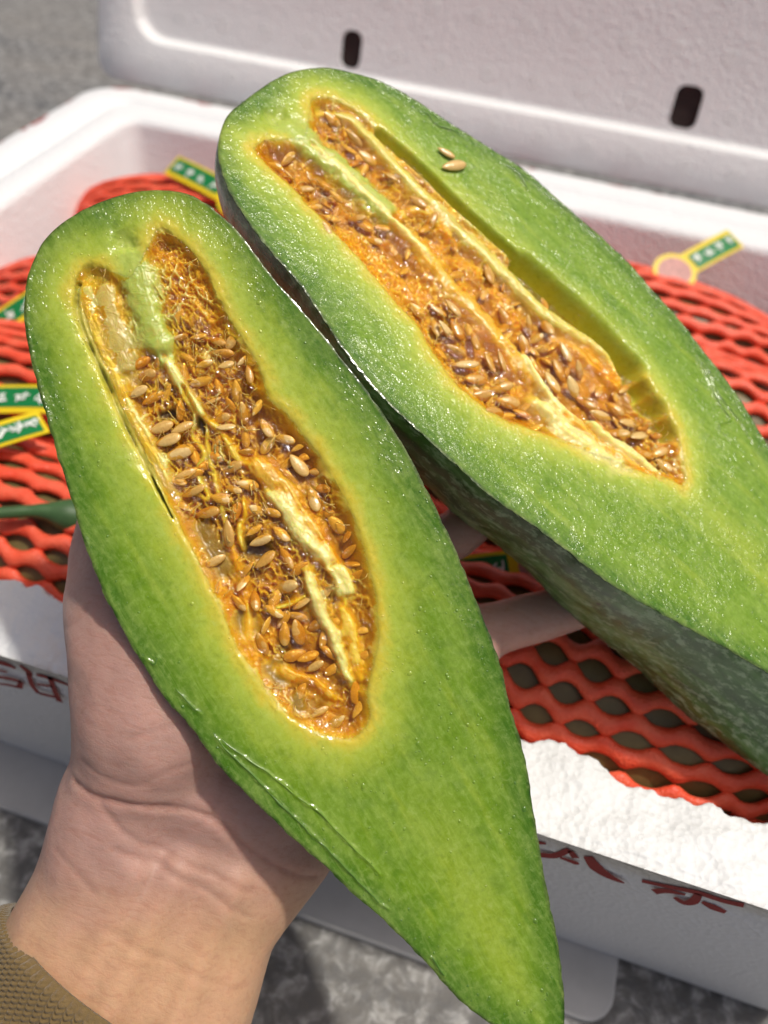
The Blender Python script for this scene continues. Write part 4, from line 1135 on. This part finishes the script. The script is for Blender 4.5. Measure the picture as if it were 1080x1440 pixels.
    fo = mesh_obj('pulp_fibre', v_, q_, FIBRE, root)
    tag(fo, kind='stuff')
    # ---- trickles of juice standing on the cut
    for fl in D['film']:
        P_ = smooth_poly(fl, False, 6)
        P_ = P_ + .25 * np.stack([vnoise(P_[:, 0], P_[:, 1], 2.5, seed + 95), vnoise(P_[:, 0], P_[:, 1], 2.5, seed + 96)], -1)
        q = np.array([(a_, b_, surf(a_, b_)[0] - .05) for a_, b_ in P_])
        tt_ = np.linspace(0, 1, len(q))
        r_ = .30 * np.sin(math.pi * np.clip(tt_, .02, .98)) ** .4 * (1 + .35 * vnoise(P_[:, 0], P_[:, 1], 3, seed + 97))
        vv, qq = tube(q, r_, 10)
        ii = [int(np.clip(np.searchsorted(us, a_), 0, NU - 1)) for a_, b_ in P_]
        jj = [int(np.clip((b_ - lo[i_]) / max(hi[i_] - lo[i_], 1e-6) * (NV - 1), 0, NV - 1)) for i_, (a_, b_) in zip(ii, P_)]
        mesh_obj('juice_trickle', vv / 1000, qq, JUICE, root, cols=np.repeat(c[ii, jj], 10, 0))
    # ---- juice beads on the cut flesh
    parts = []
    bcol = []
    cnt = 0
    while cnt < 520:
        u, v = rs.uniform(u0, u1), rs.uniform(lo.min(), hi.max())
        i = int(np.clip(np.searchsorted(us, u), 0, NU - 1))
        if not (lo[i] + 1.2 < v < hi[i] - 1.2):
            continue
        zz, s_d = surf(u, v)[:2]
        if s_d > -.5 or rs.rand() > .25 + .75 * (fbm(np.array(u), np.array(v), 14, seed + 80) > 0):
            continue
        r_ = rs.choice([.2, .26, .34, .45, .6], p=[.40, .32, .2, .06, .02])
        e = rs.uniform(.7, 1.5)
        a = rs.uniform(0, 3.14)
        ca, sa = math.cos(a), math.sin(a)
        vv = []
        for el in (0, 25, 55, 90):
            for j in range(8):
                th = j * math.pi / 4
                x_, y_ = math.cos(RAD(el)) * math.cos(th) * e, math.cos(RAD(el)) * math.sin(th)
                vv.append((u + r_ * (x_ * ca - y_ * sa), v + r_ * (x_ * sa + y_ * ca), zz - .04 + r_ * .34 * math.sin(RAD(el))))
        parts.append((np.array(vv) / 1000, grid_faces(4, 8, 0, True)))
        jj = int(np.clip((v - lo[i]) / (hi[i] - lo[i]) * (NV - 1), 0, NV - 1))
        bcol.append(np.repeat(c[i, jj][None], 32, 0))
        cnt += 1
    v_, q_ = join(parts)
    jo = mesh_obj('juice_bead', v_, q_, JUICE, root, cols=np.concatenate(bcol))
    tag(jo, kind='stuff')
    return root, surf

JUICE = Mat('melon_juice')
JUICE.set(color=JUICE.attr('pigment'), rough=.3, coat=1, coatr=.14)

left_half, surfL = cut_half(LEFT, 'melon_half', 'green melon half lying in the palm, cut face and pointed tip towards the viewer', 3, 5.2, 45, .9, .85)
right_half, surfR = cut_half(RIGHT, 'melon_half', 'green melon half held up on the fingertips at the right, its mottled rind showing', 8, 5.2, 45, 1.0, 1.3)

# ------------------------------------------------------------------ hand
def sphere_chain_bm(bm, chain):
    pts = [np.array(c[:3]) for c in chain]
    rad = [c[3] for c in chain]
    for a, b, ra, rb in zip(pts[:-1], pts[1:], rad[:-1], rad[1:]):
        L = np.linalg.norm(b - a)
        n_ = max(2, int(L / .004))
        for t in np.linspace(0, 1, n_ + 1):
            p = a + (b - a) * t
            r = ra + (rb - ra) * t
            bmesh.ops.create_icosphere(bm, subdivisions=2, radius=r, matrix=Matrix.Translation(p))
bm = bmesh.new()
for ch in HAND.values():
    sphere_chain_bm(bm, ch)
me = bpy.data.meshes.new('hand_raw')
bm.to_mesh(me)
bm.free()
raw = bpy.data.objects.new('hand_raw', me)
COL.objects.link(raw)
rm = raw.modifiers.new('r', 'REMESH')
rm.mode = 'VOXEL'
rm.voxel_size = .0019
sm = raw.modifiers.new('s', 'SMOOTH')
sm.factor = .6
sm.iterations = 16
sb = raw.modifiers.new('d', 'SUBSURF')
sb.levels = 1
bpy.context.view_layer.update()
dg = bpy.context.evaluated_depsgraph_get()
hm = bpy.data.meshes.new_from_object(raw.evaluated_get(dg), depsgraph=dg)
bpy.data.objects.remove(raw)
nv = len(hm.vertices)
co = np.empty(nv * 3, np.float32)
hm.vertices.foreach_get('co', co)
co = co.reshape(-1, 3).astype(float)
no = np.empty(nv * 3, np.float32)
hm.vertices.foreach_get('normal', no)
no = no.reshape(-1, 3)
disp = np.zeros(nv)
def d3(p, pts):
    best = np.full(len(p), 9.)
    pts = np.asarray(pts)
    for a, b in zip(pts[:-1], pts[1:]):
        e = b - a
        t = np.clip(((p - a) @ e) / (e @ e), 0, 1)
        best = np.minimum(best, np.linalg.norm(p - a - t[:, None] * e, axis=1))
    return best
VIEW = np.array([CAM_ROT[r][2] for r in range(3)])
def flat(p):
    p = np.asarray(p, float)
    return p - np.outer(p @ VIEW, VIEW)
pf = flat(co)
facing = np.clip(no @ VIEW * 2, 0, 1)
wig = np.array([mnoise.noise(Vector(p * 90)) for p in co])
wig2 = np.array([mnoise.noise(Vector(p * 320)) for p in co])
crease_m = np.zeros(nv)
for k, ch in CREASE.items():
    d = d3(pf, flat(smooth_poly(np.array(ch), False, 4))) + .0006 * wig
    dep = {'c1': .0006, 'c2': .00022, 'c3': .00025, 'c4': .0003, 'c5': .0003}.get(k, .0002)
    g_ = np.exp(-(d / .0008) ** 2)
    disp -= dep * g_ * facing
    disp += dep * .35 * np.exp(-((d - .0024) / .0016) ** 2) * facing
    crease_m = np.maximum(crease_m, g_ * facing * min(1, dep / .001))
for td in TENDON:
    d = d3(pf, flat(np.array(td)))
    disp += .0030 * np.exp(-(d / .0050) ** 2) * facing
disp += .0004 * wig + .00008 * wig2
co = co + no * disp[:, None]
hm.vertices.foreach_set('co', co.astype(np.float32).ravel())
# palm pinker, wrist more yellow
wr = np.array(HAND['arm_b'][1][:3])
ax = np.array(HAND['thenar'][2][:3]) - wr
ax /= np.linalg.norm(ax)
along = (co - wr) @ ax
pk = sstep(-.005, .030, along + .006 * wig)
base = srgb(204, 164, 128)[None] * (1 - pk[:, None]) + srgb(184, 148, 136)[None] * pk[:, None]
base = base * (1 - .45 * crease_m[:, None]) + srgb(160, 96, 76)[None] * .45 * crease_m[:, None]
a = hm.color_attributes.new('pigment', 'FLOAT_COLOR', 'POINT')
cc = np.ones((nv, 4), np.float32)
cc[:, :3] = base
a.data.foreach_set('color', cc.ravel())
hm.polygons.foreach_set('use_smooth', np.ones(len(hm.polygons), bool))
hm.materials.clear()
hm.materials.append(SKIN.m)
hm.name = 'person'
person = bpy.data.objects.new('person', hm)
COL.objects.link(person)
tag(person, 'bare left hand in a khaki knit cuff holding up both melon halves', 'person')

# knit cuff and sleeve
C0, E1, E2, AX = (np.array(CUFF[k]) for k in ('c', 'e1', 'e2', 'ax'))
def sleeve_part(name, rows, n_, fn, mat):
    v = []
    for s_ in rows:
        th = np.arange(n_) * 2 * math.pi / n_
        r_, off = fn(s_, th)
        ring = C0 + AX * s_ + np.outer((CUFF['a'] + off) * np.cos(th) * r_, E1) + np.outer((CUFF['b'] + off) * np.sin(th) * r_, E2)
        v.append(ring)
    return mesh_obj(name, np.concatenate(v), grid_faces(len(rows), n_, 0, True), mat, person)
KN = 104
def knit(s_, th):
    row = s_ / .0016
    col = th * KN / (2 * math.pi)
    fx = (col % 1) - .5
    vsh = np.abs(fx) * 1.2
    st = np.cos(2 * math.pi * (row + vsh)) * .5 + .5
    off = .0021 * (1 - (np.abs(fx) * 2) ** 2) * (.35 + .65 * st) 
    edge = math.exp(-(s_ / .0016) ** 2)
    off = off * float(sstep(0, .0035, np.array(s_ + .0005))) - .0022 * edge + .0015 * np.sin(th * 3 + 1) + .0005 * np.sin(s_ * 300)
    return 1 + 0 * th, off
rows = np.concatenate([[.0012, .0004], np.arange(0, .0195, .00027)])
sleeve_part('cuff', rows, KN * 8, knit, mat_cuff('khaki_knit', srgb(122, 100, 58), 700))
def sl(s_, th):
    puff = .05 * max(0, s_ - .03) + .0045 * math.sin(min(1, max(0, (s_ - .018) / .012)) * math.pi / 2)
    return 1 + 0 * th, puff - .001 + .0028 * np.sin(th * 5 + s_ * 90) * min(1, (s_ - .017) / .01) + .0015 * np.sin(th * 9 - s_ * 140)
sleeve_part('sleeve', np.linspace(.0175, .16, 60), 160, sl, mat_cuff('khaki_cotton', srgb(140, 116, 72), 300))
